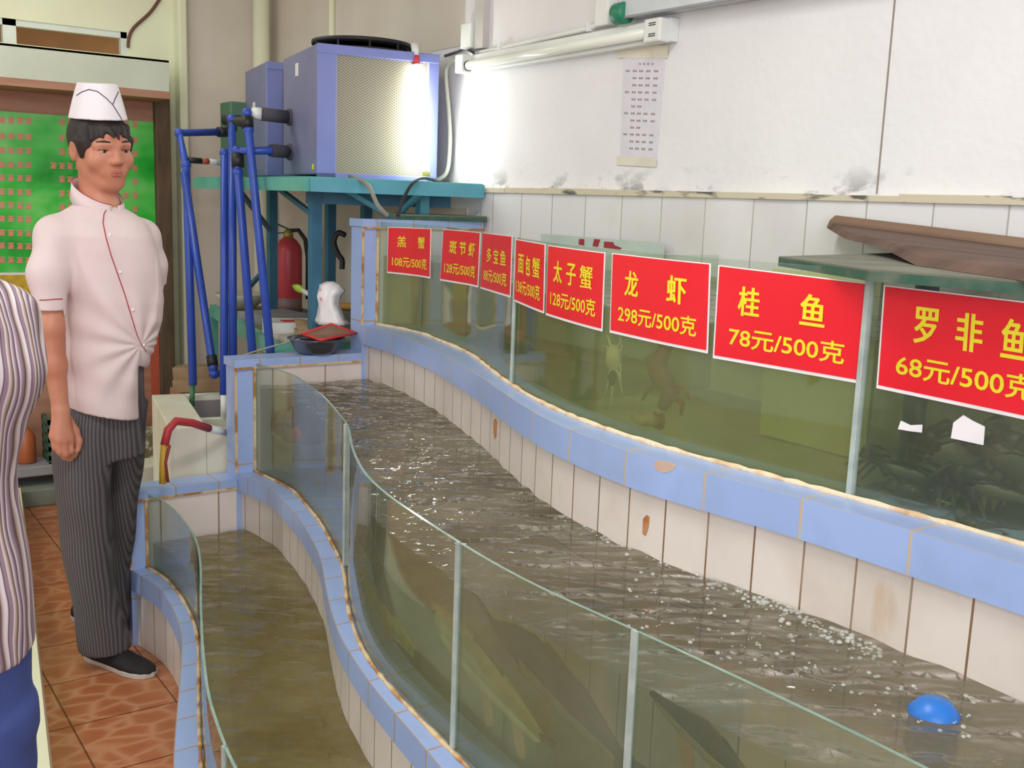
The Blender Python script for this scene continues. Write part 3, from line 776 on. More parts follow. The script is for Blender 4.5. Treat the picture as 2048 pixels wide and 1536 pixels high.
pipe('slanting blue pipe with a grey insulated arm to the lower flange of the cooling unit', [[atk(546, 301, 4.2), atk(474, 302, 4.22), atk(476, 345, 4.22), atk(505, 706, 4.1)]],
     fittings=[('coupling', atk(475, 308, 4.22), atk(476, 334, 4.22), .025, black), ('insulation', atk(544, 301, 4.2), T1(-.012, .43, .105), .026, dkgrey)])
pipe('tallest blue pipe bending to the upper flange of the cooling unit', [[atk(506, 226, 4.2), atk(494, 226, 4.18), atk(497, 260, 4.18), atk(541, 706, 3.98)]],
     fittings=[('coupling', atk(494, 234, 4.18), atk(495, 256, 4.18), .024, black), ('tee_arm', atk(494, 244, 4.18), atk(474, 243, 4.3), .020, black), ('union', atk(505, 226, 4.2), atk(524, 228, 4.2), .024, white_pl), ('insulation', atk(524, 228, 4.2), T1(-.012, .43, .245), .027, dkgrey)])

# ================================================================== LOW GREEN TABLE AND WHAT LIES ON IT
GZ = .945
gt = thing('work_table', 'low teal green steel table cluttered with papers behind the tanks', 'table', (1.95, 4.5, 0))
ga, gb = Vector((1.575, 3.85, 0)), Vector((1.826, 5.33, 0))
gx = Vector((.985, -.165, 0)); gc, gd = ga + gx * .62 , gb + gx * .42
up = lambda v, z: (v.x, v.y, z)
mb = MB(); mb.hexa([up(v, GZ - .012) for v in (ga, gc, gd, gb)], [up(v, GZ) for v in (ga, gc, gd, gb)]); mb.build('top_sheet', mat('worn_board', srgb(150, 140, 120), .7, col2=srgb(120, 112, 96), scale=4), gt)
mb = MB(); mb.bar(up(ga, GZ - .02), up(gb, GZ - .02), .03, .06); mb.build('side_rail', teal_green, gt)
mb = MB(); mb.bar(up(ga, GZ - .02), up(gc, GZ - .02), .03, .06); mb.build('front_rail', teal_green, gt)
for v in (ga, gb, gc, gd):
    mb = MB(); mb.box((v.x - .02, v.y - .02, 0), (v.x + .02, v.y + .02, GZ - .012)); mb.build('leg', teal_green, gt)

# fire extinguisher
ex = Vector((2.11, 5.02, GZ)); ext = thing('fire_extinguisher', 'dull red fire extinguisher standing on the green table between the teal legs', 'fire extinguisher', ex)
mb = MB(); mb.lathe([(.064, 0), (.068, .006), (.068, .30), (.062, .33), (.045, .355), (.024, .372), (.02, .378)], ex, 26); mb.build('cylinder', mat('extinguisher_red', srgb(206, 70, 82), .4, col2=srgb(190, 60, 72), scale=5), ext)
mb = MB(); mb.lathe([(.0685, .0), (.0685, .07), (.066, .07), (.066, .0)], ex, 26); mb.build('label_band', mat('faded_band', srgb(150, 120, 118), .6), ext)
mb = MB(); mb.lathe([(.024, .372), (.026, .385), (.02, .405), (.014, .41)], ex, 18); mb.build('valve', mat('brass', srgb(170, 160, 70), .4, .3), ext)
top = ex + Vector((0, 0, .405)); rv = Vector((.82, -.57, 0))
mb = MB(); mb.bar(top + rv * .02, top - rv * .09 + Vector((0, 0, .045)), .016, .006); mb.bar(top + Vector((0, 0, -.008)), top - rv * .09 + Vector((0, 0, -.018)), .016, .006); mb.build('squeeze_handle', black, ext)
mb = MB(); mb.tube([top + rv * .01, top + rv * .05 + Vector((0, 0, .005)), top + rv * .085 + Vector((0, 0, -.04)), top + rv * .098 + Vector((0, 0, -.13)), top + rv * .098 + Vector((0, 0, -.34))], .011, 10); mb.build('hose', black, ext)
# black hook on a teal clamp by the end post
hk = atk(690, 500, 4.6)
cable([atk(690, 470, 4.55), atk(676, 466, 4.56), atk(668, 484, 4.56), atk(676, 508, 4.55), atk(684, 520, 4.55), atk(684, 538, 4.55)], .012, black, 'black curved hose hook behind the upper end post', 'hose_hook')

# papers, boxes, pole
def sheet_thing(name, label, cat, quads, z, th, material, group=None):
    mb = MB(); mb.hexa([(x, y, z) for x, y in quads], [(x, y, z + th) for x, y in quads]); return tag(mb.build(name, material, bevel=.002), label, cat, group)
def gpos(u, v): # along front rail, back into the table
    p = ga + gx * u + (gb - ga).normalized() * v; return (p.x, p.y)
def gquad(u, v, w, d, rot=0.0):
    c, s = math.cos(rot), math.sin(rot); out = []
    for a, b in ((-w / 2, -d / 2), (w / 2, -d / 2), (w / 2, d / 2), (-w / 2, d / 2)):
        out.append(gpos(u + a * c - b * s, v + a * s + b * c))
    return out
news = mat('newsprint', srgb(206, 200, 190), .8, col2=srgb(170, 164, 156), scale=30, stretch=(1, 4, 1))
sheet_thing('paper_stack', 'stack of grey newspapers near the front of the green table', 'papers', gquad(.17, .13, .26, .2, .2), GZ, .022, news)
sheet_thing('white_box', 'white carton lying behind the newspapers on the green table', 'box', gquad(.14, .42, .22, .2, -.2), GZ, .05, white_pl)
sheet_thing('grey_tray', 'grey tray with white rim under the slanting blue pipes', 'tray', gquad(.16, .78, .24, .26, .3), GZ, .045, grey_pl)
cp = thing('small_carton', 'little red and blue carton on the newspapers', 'box', (atz(577, 656, .967)[0], atz(577, 656, .967)[1], GZ + .0225))
cx_, cy_ = atz(577, 656, .967)[:2]; q = [(cx_ - .03, cy_ - .02), (cx_ + .03, cy_ - .03), (cx_ + .035, cy_ + .02), (cx_ - .025, cy_ + .03)]
mb = MB(); mb.hexa([(x, y, GZ + .0225) for x, y in q], [(x, y, GZ + .038) for x, y in q]); mb.build('lower_half', mat('carton_blue', srgb(60, 96, 160), .5), cp)
mb = MB(); mb.hexa([(x, y, GZ + .038) for x, y in q], [(x, y, GZ + .054) for x, y in q]); mb.build('upper_half', mat('carton_red', srgb(196, 60, 70), .5), cp)
bowl_c = gpos(.05, 1.3)
mb = MB(); mb.lathe([(.02, 0), (.06, .008), (.11, .05), (.135, .085), (.13, .085), (.10, .05), (.05, .014), (.01, .008)], (bowl_c[0] + .06, bowl_c[1], GZ), 24); tag(mb.build('enamel_bowl', mat('bowl_green_grey', srgb(196, 202, 184), .5)), 'pale bowl at the far left end of the green table', 'bowl')
cardb = mat('cardboard', srgb(178, 150, 118), .8, col2=srgb(160, 132, 102), scale=6)
cb = thing('cardboard_box', 'flattened brown cardboard box beside the white plastic bag', 'box', (*gpos(.34, .06), GZ))
q = [tuple(atz(x, y, GZ + .055)[:2]) for x, y in ((598, 674), (655, 668), (650, 653), (588, 655))]; mb = MB(); mb.hexa([(x, y, GZ) for x, y in q], [(x, y, GZ + .055) for x, y in q]); mb.build('carton', cardb, cb, bevel=.003)
mb = MB(); mb.hexa([(q[0][0], q[0][1], GZ + .055), (q[1][0], q[1][1], GZ + .055), (q[1][0], q[1][1], GZ + .058), (q[0][0], q[0][1], GZ + .058)], [(q[3][0], q[3][1], GZ + .09), (q[2][0], q[2][1], GZ + .07), (q[2][0], q[2][1], GZ + .073), (q[3][0], q[3][1], GZ + .093)]); mb.build('flap', cardb, cb)
mb = MB(); mb.tube([(*gpos(.28, .50), GZ + .105), (*gpos(.62, .36), GZ + .105)], .017, 12); tag(mb.build('bamboo_pole', mat('bamboo', srgb(196, 150, 70), .5, col2=srgb(176, 128, 54), scale=10)), 'yellow bamboo pole lying across the clutter below the fire extinguisher', 'pole')
mb = MB(); q = gquad(.45, .44, .26, .10, -.35); mb.hexa([(x, y, GZ) for x, y in q], [(x, y, GZ + .088) for x, y in q]); tag(mb.build('parcel', mat('dusty_parcel', srgb(120, 112, 110), .8), bevel=.01), 'dusty grey parcel under the bamboo pole', 'box')

# steel basin on the coping, red-rimmed pan on it, bag with brush
bc = Vector((1.585, 3.515, .9632))
bas = thing('steel_basin', 'round steel basin standing on the blue coping of the middle tank', 'basin', bc)
chrome = mat('worn_steel', srgb(130, 134, 148), .28, .85, col2=srgb(104, 108, 120), scale=4)
mb = MB(); mb.lathe([(.0, 0), (.062, 0), (.075, .010), (.091, .040), (.097, .052), (.104, .054), (.105, .057), (.096, .057), (.089, .041), (.073, .014), (.06, .006), (.0, .006)], bc, 32, caps=False); mb.build('bowl', chrome, bas)
pan = thing('shallow_pan', 'shallow red-rimmed pan lying across the steel basin', 'pan', bc + Vector((0, 0, .0575)))
pz = .9632 + .0575
pp = [Vector(atz(604, 672, pz + .006)), Vector(atz(640, 684, pz)), Vector(atz(712, 670, pz + .004)), Vector(atz(662, 652, pz + .022))]
for v, z in zip(pp, (pz + .006, pz, pz + .004, pz + .022)): v.z = z
cen = sum(pp, Vector()) / 4
mb = MB(); mb.hexa([cen + (v - cen) * .92 for v in pp], [cen + (v - cen) * .97 + Vector((0, 0, .006)) for v in pp]); mb.build('tray', mat('pan_brown', srgb(150, 112, 88), .6, col2=srgb(118, 84, 64), scale=10), pan)
mb = MB(); mb.tube([v + Vector((0, 0, .007)) for v in pp + pp[:1]], .0055, 8); mb.build('rim', mat('rim_red', srgb(214, 50, 52), .4), pan)
brush = thing('dish_brush', 'white brush handle with a lime green end sticking out of the plastic bag', 'brush', atk(630, 600, 4.12))
b0, b1, b2 = Vector(atk(640, 602, 4.08)), Vector(atk(606, 581, 4.14)), Vector(atk(587, 572, 4.18))
mb = MB(); mb.tube([b0, b1], .0095, 12); mb.build('handle', white_pl, brush)
mb = MB(); mb.tube([b1, b1 + (b2 - b1) * .15, b1 + (b2 - b1) * .6, b2], [.010, .0145, .015, .007], 12); mb.build('grip', mat('lime_green', srgb(156, 190, 60), .4), brush)
bag = MB(); rr = random.Random(4)
rows = [(648, 632, 700, .05), (640, 633, 690, .055), (622, 636, 683, .055), (605, 636, 676, .05), (592, 632, 680, .05), (580, 636, 688, .045), (570, 640, 680, .035), (563, 652, 668, .015)]
rings = []
for (py, xl, xr, dp) in rows:
    a, b = Vector(atk(xl, py, 4.06)), Vector(atk(xr, py, 4.06)); c = (a + b) / 2; w = (b - a) / 2; dv = Vector((.4, .9, 0)) * dp
    rings.append([c + w * math.cos(t) * (1 + .14 * math.sin(5 * t + py)) + dv * math.sin(t) * (1 + .2 * math.sin(3 * t + py * .3)) for t in [2 * math.pi * k / 20 for k in range(20)]])
bag.loft(rings)
mpl = N('bag_film'); b_ = mpl.n('BsdfPrincipled', i_Roughness=.3); mpl.l(b_.outputs[0], mpl.out.inputs[0])
mpl.l(mpl.ramp(mpl.noise(16, 2), [(.62, srgb(232, 228, 232)), (.68, srgb(206, 120, 130))]), b_.inputs['Base Color'])
tag(bag.build('plastic_bag', mpl.m), 'crumpled white plastic bag with red print beside the upper end post', 'bag')
cable([atk(455, 722, 3.86), atk(520, 700, 3.83), atk(600, 678, 3.82)], .0035, mat('grey_wire', srgb(150, 146, 136), .5), 'thin grey wire stretched from the coping corner to the steel basin', 'wire')

# white trough behind the end walls, hose over its edge
tr = thing('concrete_trough', 'white painted trough standing behind the blue end walls', 'trough', (1.4, 4.0, 0))
white_con = mat('white_concrete', srgb(228, 230, 216), .7, col2=srgb(214, 206, 186), scale=3)
grey_in = mat('trough_grey', srgb(156, 148, 152), .8)
TT = oriented((1.09, 3.66, 0), (.985, -.17, 0), (.19, .98, 0))
mb = MB(); obox(mb, TT, 0, .13, 0, .66, 0, .70); mb.build('side_wall', white_con, tr, bevel=.004)
mb = MB(); mb.hexa([TT(.13, .0, 0), TT(.40, .0, 0), TT(.40, .08, 0), TT(.13, .08, 0)], [TT(.13, 0, .695), TT(.24, 0, .665), TT(.24, .08, .665), TT(.13, .08, .695)]); mb.build('front_wall', white_con, tr)
mb = MB(); obox(mb, TT, .13, .44, .60, .66, 0, .70); mb.build('back_wall', white_con, tr)
mb = MB(); obox(mb, TT, .13, .44, .08, .6, .40, .42); mb.build('basin_floor', grey_in, tr)
mb = MB(); obox(mb, TT, .13, .44, .592, .60, .42, .68); obox(mb, TT, .13, .137, .08, .592, .42, .66); mb.build('inner_lining', grey_in, tr)
mb = MB(); obox(mb, TT, .138, .44, .40, .44, .60, .64); mb.build('cross_bar', white_con, tr)
hs = thing('water_hose', 'red and yellow hose bent over the edge of the white trough', 'hose', atk(335, 900, 3.48))
hp = [atk(418, 857, 3.66), atk(385, 846, 3.58), atk(352, 842, 3.52), atk(336, 860, 3.49), atk(329, 890, 3.48)]
mb = MB(); mb.tube(hp, .014, 12); mb.build('red_hose', mat('hose_red', srgb(190, 60, 66), .45), hs)
mb = MB(); mb.tube([atk(328, 886, 3.48), atk(326, 925, 3.48), atk(325, 968, 3.48)], .011, 10); mb.build('yellow_hose', mat('hose_yellow', srgb(204, 166, 60), .45), hs)
mb = MB(); mb.tube([atk(416, 857, 3.66), atk(455, 866, 3.78)], .012, 10); mb.build('nozzle', white_pl, hs)
mb = MB(); mb.tube([atk(331, 884, 3.48), atk(339, 892, 3.475), atk(331, 925, 3.475), atk(336, 965, 3.475)], .005, 8); mb.build('thin_tail', mat('tail_red', srgb(150, 50, 56), .5), hs)
for i, (y0, k) in enumerate(((770, 5.05), (745, 5.1))):
    a, b = atk(352, y0, k), atk(452, y0 - 3, k)
    mb = MB(); mb.bar(a, b, .10, .06); tag(mb.build('wooden_plank', mat('plank_tan', srgb(164, 138, 108), .8, col2=srgb(134, 108, 82), scale=8)), ['lower tan plank stacked on the floor behind the white trough', 'upper tan plank stacked behind the white trough'][i], 'plank', 'planks behind the trough')
a, b = atk(352, 800, 5.1), atk(452, 800, 5.1)
mb = MB(); mb.box((a[0], a[1] - .12, 0), (b[0], a[1] + .1, atk(400, 786, 5.05)[2])); tag(mb.build('wooden_crate', wood_brown, bevel=.005), 'brown wooden crate under the tan planks behind the trough', 'crate')

# ================================================================== GREEN POSTER, HOOD, DOOR POST ON THE BACK WALL
PY = 5.60
bl, br_ = .2, atY(322, 300, PY)[0]
zt_, zb_ = atY(160, 150, PY)[2], .0
mb = MB(); mb.box((bl, PY, 0), (br_, BY - .002, zt_ - .04)); tag(mb.build('panel_board', wood_brown), 'reddish brown wooden board on the back wall holding the green poster', 'board')
mb = MB(); x0 = atY(302, 700, PY - .02)[0]; mb.box((x0, PY - .02, 0), (br_, PY, atY(310, 610, PY)[2])); tag(mb.build('wooden_batten', mat('orange_paint', srgb(196, 92, 66), .5)), 'orange-red batten at the right edge of the brown board', 'batten')
mb = MB(); mb.box((atY(316, 500, PY - .04)[0], PY - .05, 0), (atY(345, 500, PY - .04)[0], BY - .095, zt_)); tag(mb.build('wooden_post', wood_dark, bevel=.006), 'dark weathered wooden post between the green poster and the cream jamb', 'post')
po = thing('menu_poster', 'glossy green poster with rows of red print behind the man in the paper hat', 'poster', (1.2, PY - .004, 1.12))
q0, q1 = atY(0, 222, PY)[2], atY(0, 545, PY)[2]
def poster_mat():
    k = N('poster_green'); b = k.n('BsdfPrincipled', i_Roughness=.16); k.l(b.outputs[0], k.out.inputs[0])
    k.l(k.ramp(k.noise(2.2, 3.0, stretch=(1, 1, 1.4)), [(.30, srgb(20, 140, 40)), (.46, srgb(54, 190, 64)), (.60, srgb(120, 216, 110)), (.76, srgb(180, 232, 150))]), b.inputs['Base Color'])
    bn = k.n('Bump'); bn.inputs['Strength'].default_value = .25; bn.inputs['Distance'].default_value = .02
    k.l(k.noise(9, 2), bn.inputs['Height']); k.l(bn.outputs[0], b.inputs['Normal']); return k.m
mb = MB(); mb.box((.3, PY - .004, q1), (br_ - .012, PY, q0)); mb.build('sheet', poster_mat(), po)
mb = MB(); mb.box((.3, PY - .003, q1 - .012), (br_ - .012, PY, q1)); mb.box((br_ - .015, PY - .003, q1), (br_ - .009, PY, q0)); mb.build('border', paper, po)
mb = MB(); mb.box((.3, PY - .004, q1 - .16), (br_ - .012, PY, q1 - .012)); mb.build('yellow_footer', mat('footer_yellow', srgb(206, 178, 50), .3, col2=srgb(180, 140, 50), scale=30), po)
rr = random.Random(2)
rowsp = [240, 272, 300, 328, 355, 383, 410, 437, 465, 491, 519]
for py in rowsp:
    for xs in ((-14, 4, 22, 40, 57), (107, 124, 140, 156), (215, 233, 252, 270)):
        mb = MB()
        for px in xs[(0 if rr.random() < .5 else 1):]:
            if px > 200 and rr.random() < .4: continue
            c = atY(px, py + px * .03, PY - .005)
            w, h = .0135, .0145
            for (a0, a1, b0, b1) in ((-w, w, h * .55, h), (-w * .8, w, -.2 * h, .25 * h), (-w, w * .9, -h, -.5 * h), (-.3 * w, .35 * w, .25 * h, .55 * h), (-w * .7, w * .6, -h * .5, -.2 * h)):
                mb.box((c[0] + a0, PY - .0055, c[2] + b0), (c[0] + a1, PY - .004, c[2] + b1))
        if mb.v: mb.build('dish_name', mat('print_red', srgb(226, 140, 122), .4), po)
hd = thing('canopy_shelf', 'cream boxed shelf with a wooden underside above the green poster', 'shelf', (.9, 5.5, 2.0))
HY = 5.32
zA, zB = atY(165, 168, HY)[2], atY(165, 103, HY)[2]; xr = atY(338, 140, HY)[0]
mb = MB(); mb.box((-.2, HY, zA), (xr, HY + .02, zB)); mb.build('fascia', mat('hood_grey_cream', srgb(206, 212, 194), .6, col2=srgb(194, 200, 182), scale=3), hd)
mb = MB(); mb.box((-.2, HY, zA - .035), (xr + .005, BY - .002, zA)); mb.build('soffit', wood_brown, hd)
mb = MB(); mb.box((-.2, HY, zB - .01), (xr, BY - .002, zB)); mb.box((xr - .012, HY + .02, zA), (xr, BY - .002, zB)); mb.build('casing', cream, hd)

# low things on the floor at the foot of the board
conc = mat('grey_concrete', srgb(132, 140, 132), .8, col2=srgb(110, 118, 110), scale=6)
mb = MB(); mb.box((.4, 5.30, 0), (1.62, 5.55, .085)); tag(mb.build('concrete_step', conc, bevel=.006), 'grey concrete step on the floor below the green poster', 'step')
mb = MB(); mb.box((.5, 5.36, .135), (1.5, 5.55, .185)); mb.box((.52, 5.40, .085), (.6, 5.5, .135)); mb.box((1.4, 5.40, .085), (1.48, 5.5, .135)); tag(mb.build('slab_bench', mat('slab_grey', srgb(150, 148, 152), .7), bevel=.006), 'low grey slab bench standing on the concrete step behind the man', 'bench')
cr = thing('storage_crate', 'dark green slatted crate on the slab bench behind the man in the paper hat', 'crate', (1.2, 5.45, .185))
grn = mat('crate_green', srgb(66, 104, 84), .5)
for i in range(5):
    mb = MB(); z = .20 + i * .045; mb.box((1.02, 5.38, z), (1.40, 5.39, z + .025)); mb.box((1.02, 5.38, z), (1.03, 5.54, z + .025)); mb.box((1.39, 5.38, z), (1.40, 5.54, z + .025)); mb.build('slat', grn, cr)
mb = MB()
for x, y in ((1.02, 5.38), (1.38, 5.38), (1.02, 5.52), (1.38, 5.52)): mb.box((x, y, .185), (x + .02, y + .02, .41))
mb.box((1.02, 5.38, .185), (1.40, 5.54, .192)); mb.build('frame', grn, cr)
mb = MB(); mb.lathe([(.04, 0), (.045, .01), (.045, .13), (.03, .16), (.014, .175), (.014, .2)], (.93, 5.46, .185), 18); tag(mb.build('orange_bottle', mat('bottle_orange', srgb(176, 96, 56), .4)), 'brownish orange bottle on the slab bench left of the green crate', 'bottle')
mb = MB(); p = atk(290, 900, 5.2); mb.box((p[0] - .03, p[1], 0), (p[0] + .22, p[1] + .2, atk(290, 868, 5.2)[2])); tag(mb.build('speckled_box', mat('speckled', srgb(120, 116, 84), .8, col2=srgb(212, 208, 190), scale=40, lo=.5, hi=.6), bevel=.006), 'speckled brown box on the floor between the man and the white trough', 'box')
p = atk(286, 950, 4.6); mb = MB(); mb.box((p[0] - .06, p[1], 0), (p[0] + .10, p[1] + .16, atk(286, 934, 4.6)[2])); tag(mb.build('white_block', white_con, bevel=.004), 'white block on the floor left of the trough', 'block')
# cream kerb along the left
mb = MB(); f = lambda Y: .506 + (Y - 2.79) * .150
ys = [1.9, 3.0, 4.2, 5.28]
mb.loft([[(f(y) - .22, y, 0), (f(y), y, 0), (f(y) - .012, y, .11), (f(y) - .22, y, .11)] for y in ys], smooth=False); tag(mb.build('kerb', cream), 'cream painted kerb along the tiled floor at the left', 'kerb'); 

# ================================================================== ON THE LONG WALL
fx = thing('batten_lamp', 'unlit white fluorescent batten fixed along the long wall', 'lamp', (2.27, 3.05, 2.03))
y0, y1 = 3.645, 2.467
mb = MB(); mb.hexa([(2.262, y0, 2.022), (2.262, y1, 2.030), (WX, y1, 2.030), (WX, y0, 2.022)], [(2.262, y0, 2.088), (2.262, y1, 2.100), (WX, y1, 2.100), (WX, y0, 2.088)]); mb.build('housing', white_pl, fx, bevel=.004)
mb = MB(); mb.tube([(2.246, y0 - .04, 2.046), (2.246, y1 + .06, 2.060)], .0175, 16); mb.build('glass_tube', mat('unlit_tube', srgb(236, 238, 230), .18, col2=srgb(230, 234, 222), scale=3), fx)
for (a, b, za) in ((y0, y0 - .055, 2.02), (y1 + .075, y1, 2.026)):
    mb = MB(); mb.hexa([(2.222, a, za), (2.222, b, za), (2.27, b, za), (2.27, a, za)], [(2.222, a, za + .07), (2.222, b, za + .07), (2.27, b, za + .07), (2.27, a, za + .07)]); mb.build('lamp_holder', white_pl, fx, bevel=.006)
mb = MB(); mb.tube([(2.246, y0 - .06, 2.046), (2.246, y0 - .066, 2.046)], .0195, 16); mb.build('black_ring', black, fx)
mb = MB()
for z in (2.042, 2.074):
    for k in range(2): mb.box((2.2205, y1 + .02, z + k * .006), (2.2225, y1 + .05, z + k * .006 + .003))
mb.build('vent_slot', dkgrey, fx)
cd = thing('conduit', 'white conduit pipe clipped to the wall above the unlit batten', 'pipe', atX(1080, 75, 2.285))
cpt = [atX(953, 107, 2.285), atX(1000, 97, 2.285), atX(1180, 56, 2.285), atX(1212, 45, 2.28), atX(1222, 36, 2.275)]
mb = MB(); mb.tube(cpt, .0095, 12); mb.build('tube', white_pl, cd)
for px, py in ((1003, 95), (1182, 55)):
    p = Vector(atX(px, py, 2.285)); mb = MB(); mb.box((p.x - .014, p.y - .008, p.z - .014), (WX, p.y + .008, p.z + .016)); mb.build('clip', white_pl, cd)
jb = Vector(atX(940, 75, 2.285)); mb = MB(); mb.box((2.255, jb.y - .05, jb.z - .045), (WX, jb.y + .025, jb.z + .05)); tag(mb.build('junction_box', white_pl, bevel=.005), 'small white junction box on the wall left of the conduit', 'junction box')
mb = MB(); j2 = Vector(atX(960, 70, 2.285)); mb.box((2.27, jb.y - .115, jb.z - .05), (WX, jb.y - .055, jb.z + .30)); tag(mb.build('cable_cover', mat('cover_grey', srgb(196, 192, 188), .6)), 'grey vertical cable cover beside the white junction box', 'cable cover')
cable([atX(890, 112, 2.27), atX(915, 104, 2.28), atX(932, 98, 2.285), atX(952, 108, 2.285)], .006, dkgrey, 'dark short cable joining the junction box to the conduit')
tk = thing('cable_trunking', 'pale grey trunking running along the top of the wall with a green end cap', 'trunking', (2.27, 1.2, 2.11))
mb = MB(); mb.hexa([(2.235, 2.67, 2.117), (2.235, -.9, 2.085), (WX, -.9, 2.085), (WX, 2.67, 2.117)], [(2.235, 2.67, 2.20), (2.235, -.9, 2.168), (WX, -.9, 2.168), (WX, 2.67, 2.20)]); mb.build('channel', mat('trunking_grey', srgb(208, 214, 220), .5), tk)
mb = MB(); mb.hexa([(2.232, 2.67, 2.113), (2.232, -.9, 2.081), (2.24, -.9, 2.081), (2.24, 2.67, 2.113)], [(2.232, 2.67, 2.12), (2.232, -.9, 2.088), (2.24, -.9, 2.088), (2.24, 2.67, 2.12)]); mb.build('lip', grey_pl, tk)
gcp = Vector(atX(1238, 26, 2.235)); mb = MB(); mb.lathe([(.03, 0), (.034, .006), (.034, .05), (.03, .055)], (2.245, gcp.y - .03, gcp.z), 22, axis=(0, 1, 0)); mb.build('end_cap', mat('cap_green', srgb(40, 130, 98), .4), tk)
p = Vector(atX(1212, 22, 2.28)); mb = MB(); mb.box((2.255, p.y - .04, p.z - .05), (WX, p.y + .03, p.z + .12)); tag(mb.build('switch_box', white_pl, bevel=.006), 'white switch box next to the green cap of the trunking', 'switch')
# taped notice
nt = thing('taped_notice', 'plastic-wrapped price list taped to the white wall', 'notice', (2.295, 2.62, 1.68))
NQ = [np.array(atX(*p, 2.2965)) for p in ((1247, 112), (1330, 112), (1240, 318), (1313, 322))]
def nat(u, v, off=0.0):
    p = (1 - v) * ((1 - u) * NQ[0] + u * NQ[1]) + v * ((1 - u) * NQ[2] + u * NQ[3]); return (2.2965 - off, p[1], p[2])
mb = MB(); mb.hexa([nat(0, 1), nat(1, 1), nat(1, 0), nat(0, 0)], [nat(0, 1, -.003), nat(1, 1, -.003), nat(1, 0, -.003), nat(0, 0, -.003)]); mb.build('sheet', mat('notice_sheet', srgb(222, 218, 226), .18, col2=srgb(214, 210, 222), scale=20, bump=.2, bscale=40), nt)
mb = MB()
for r in range(13):
    v = .075 + r * .068
    cols = [.42, .52, .62, .72] if r == 0 else [.12, .30, .46, .63, .82]
    for ci, u in enumerate(cols):
        if r and ci == 0 and r not in (1, 4, 7, 10): continue
        if r in (6, 9) and ci > 2: continue
        w = .03 if r == 0 else .055
        for kk in range(2):
            a0 = u - w + kk * w; mb.hexa([nat(a0 + .006, v + .010, .0004), nat(a0 + w - .006, v + .010, .0004), nat(a0 + w - .006, v - .010, .0004), nat(a0 + .006, v - .010, .0004)], [nat(a0 + .006, v + .010, .0001), nat(a0 + w - .006, v + .010, .0001), nat(a0 + w - .006, v - .010, .0001), nat(a0 + .006, v - .010, .0001)])
mb.build('lettering', mat('faded_ink', srgb(150, 140, 150), .6), nt)
tape = mat('yellowed_tape', srgb(226, 220, 204), .3)
for u0, u1, v0, v1 in ((-.14, 1.06, -.10, .02), (-.08, 1.0, .97, 1.06)):
    mb = MB(); mb.hexa([nat(u0, v1, .0012), nat(u1, v1, .0012), nat(u1, v0, .0012), nat(u0, v0, .0012)], [nat(u0, v1, .0005), nat(u1, v1, .0005), nat(u1, v0, .0005), nat(u0, v0, .0005)]); mb.build('tape', tape, nt)

# ================================================================== LIDS AND BOARDS ON THE UPPER TANK
lid_green = mat('lid_green', srgb(44, 86, 70), .6, col2=srgb(96, 104, 92), scale=16, lo=.45, hi=.7)
lid_top = mat('lid_dusty', srgb(116, 116, 102), .7, col2=srgb(92, 94, 82), scale=8)
ll = thing('cover_board', 'dark green lid lying across the far end of the upper tank', 'lid', (2.1, 3.55, 1.4525))
Q = [(1.86, 3.47), (2.262, 3.44), (2.262, 3.70), (2.02, 3.72)]
mb = MB(); mb.hexa([(x, y, 1.4525) for x, y in Q], [(x, y, 1.468) for x, y in Q]); mb.build('board', lid_green, ll)
mb = MB(); mb.hexa([(x, y, 1.468) for x, y in Q], [(x, y, 1.473) for x, y in Q]); mb.build('facing', lid_top, ll)
lz = 1.4315
Q = [tuple(atz(1556, 532, lz)[:2]), tuple(atz(1735, 562, lz)[:2]), tuple(atz(2048, 588, lz)[:2])]
Q = Q + [(2.2, Q[2][1] - .12), (2.2, 1.50)]
lr = thing('cover_board', 'green edged lid covering the near end of the upper tank above the largest sign', 'lid', (1.8, .9, lz))
mb = MB(); mb.hexa([(x, y, lz) for x, y in Q], [(x, y, lz + .015) for x, y in Q]); mb.build('board', lid_green, lr)
mb = MB(); mb.hexa([(x, y, lz + .015) for x, y in Q], [(x, y, lz + .018) for x, y in Q]); mb.build('facing', lid_top, lr)
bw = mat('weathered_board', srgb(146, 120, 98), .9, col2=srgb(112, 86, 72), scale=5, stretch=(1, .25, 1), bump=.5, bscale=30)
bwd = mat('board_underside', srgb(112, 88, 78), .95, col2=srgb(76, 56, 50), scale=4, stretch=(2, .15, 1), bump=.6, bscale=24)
wbz = lz + .0185
bd = thing('wooden_plank', 'weathered brown board leaning against the wall tiles from the near green lid', 'board', (2.0, 1.0, wbz))
A, B = Vector(atX(1654, 456, 2.22)), Vector(atX(2048, 508, 2.22)); B = A + (B - A) * 1.3
D, Cc = Vector(atz(1832, 531, wbz)), Vector(atz(2048, 562, wbz)); Cc = D + (Cc - D) * 1.25
M1, M2 = A.lerp(D, .33) + Vector((0, .012, -.004)), A.lerp(D, .66) + Vector((0, -.012, .003))
back = Vector((.016, 0, .014))
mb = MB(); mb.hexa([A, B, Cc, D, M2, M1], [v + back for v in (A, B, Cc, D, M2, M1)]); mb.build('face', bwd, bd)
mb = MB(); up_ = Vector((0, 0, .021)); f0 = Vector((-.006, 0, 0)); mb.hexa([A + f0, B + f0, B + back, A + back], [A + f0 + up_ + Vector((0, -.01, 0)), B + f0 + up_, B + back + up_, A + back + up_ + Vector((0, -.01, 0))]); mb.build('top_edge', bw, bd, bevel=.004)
gp = thing('glass_plate', 'pale glass plate with red brush strokes leaning on the wall tiles', 'glass plate', (2.25, 2.75, 1.05))
mb = MB(); mb.box((2.238, 2.415, 1.05), (2.246, 3.05, 1.424)); mb.build('plate', mat('pale_plate', srgb(196, 212, 206), .2), gp)
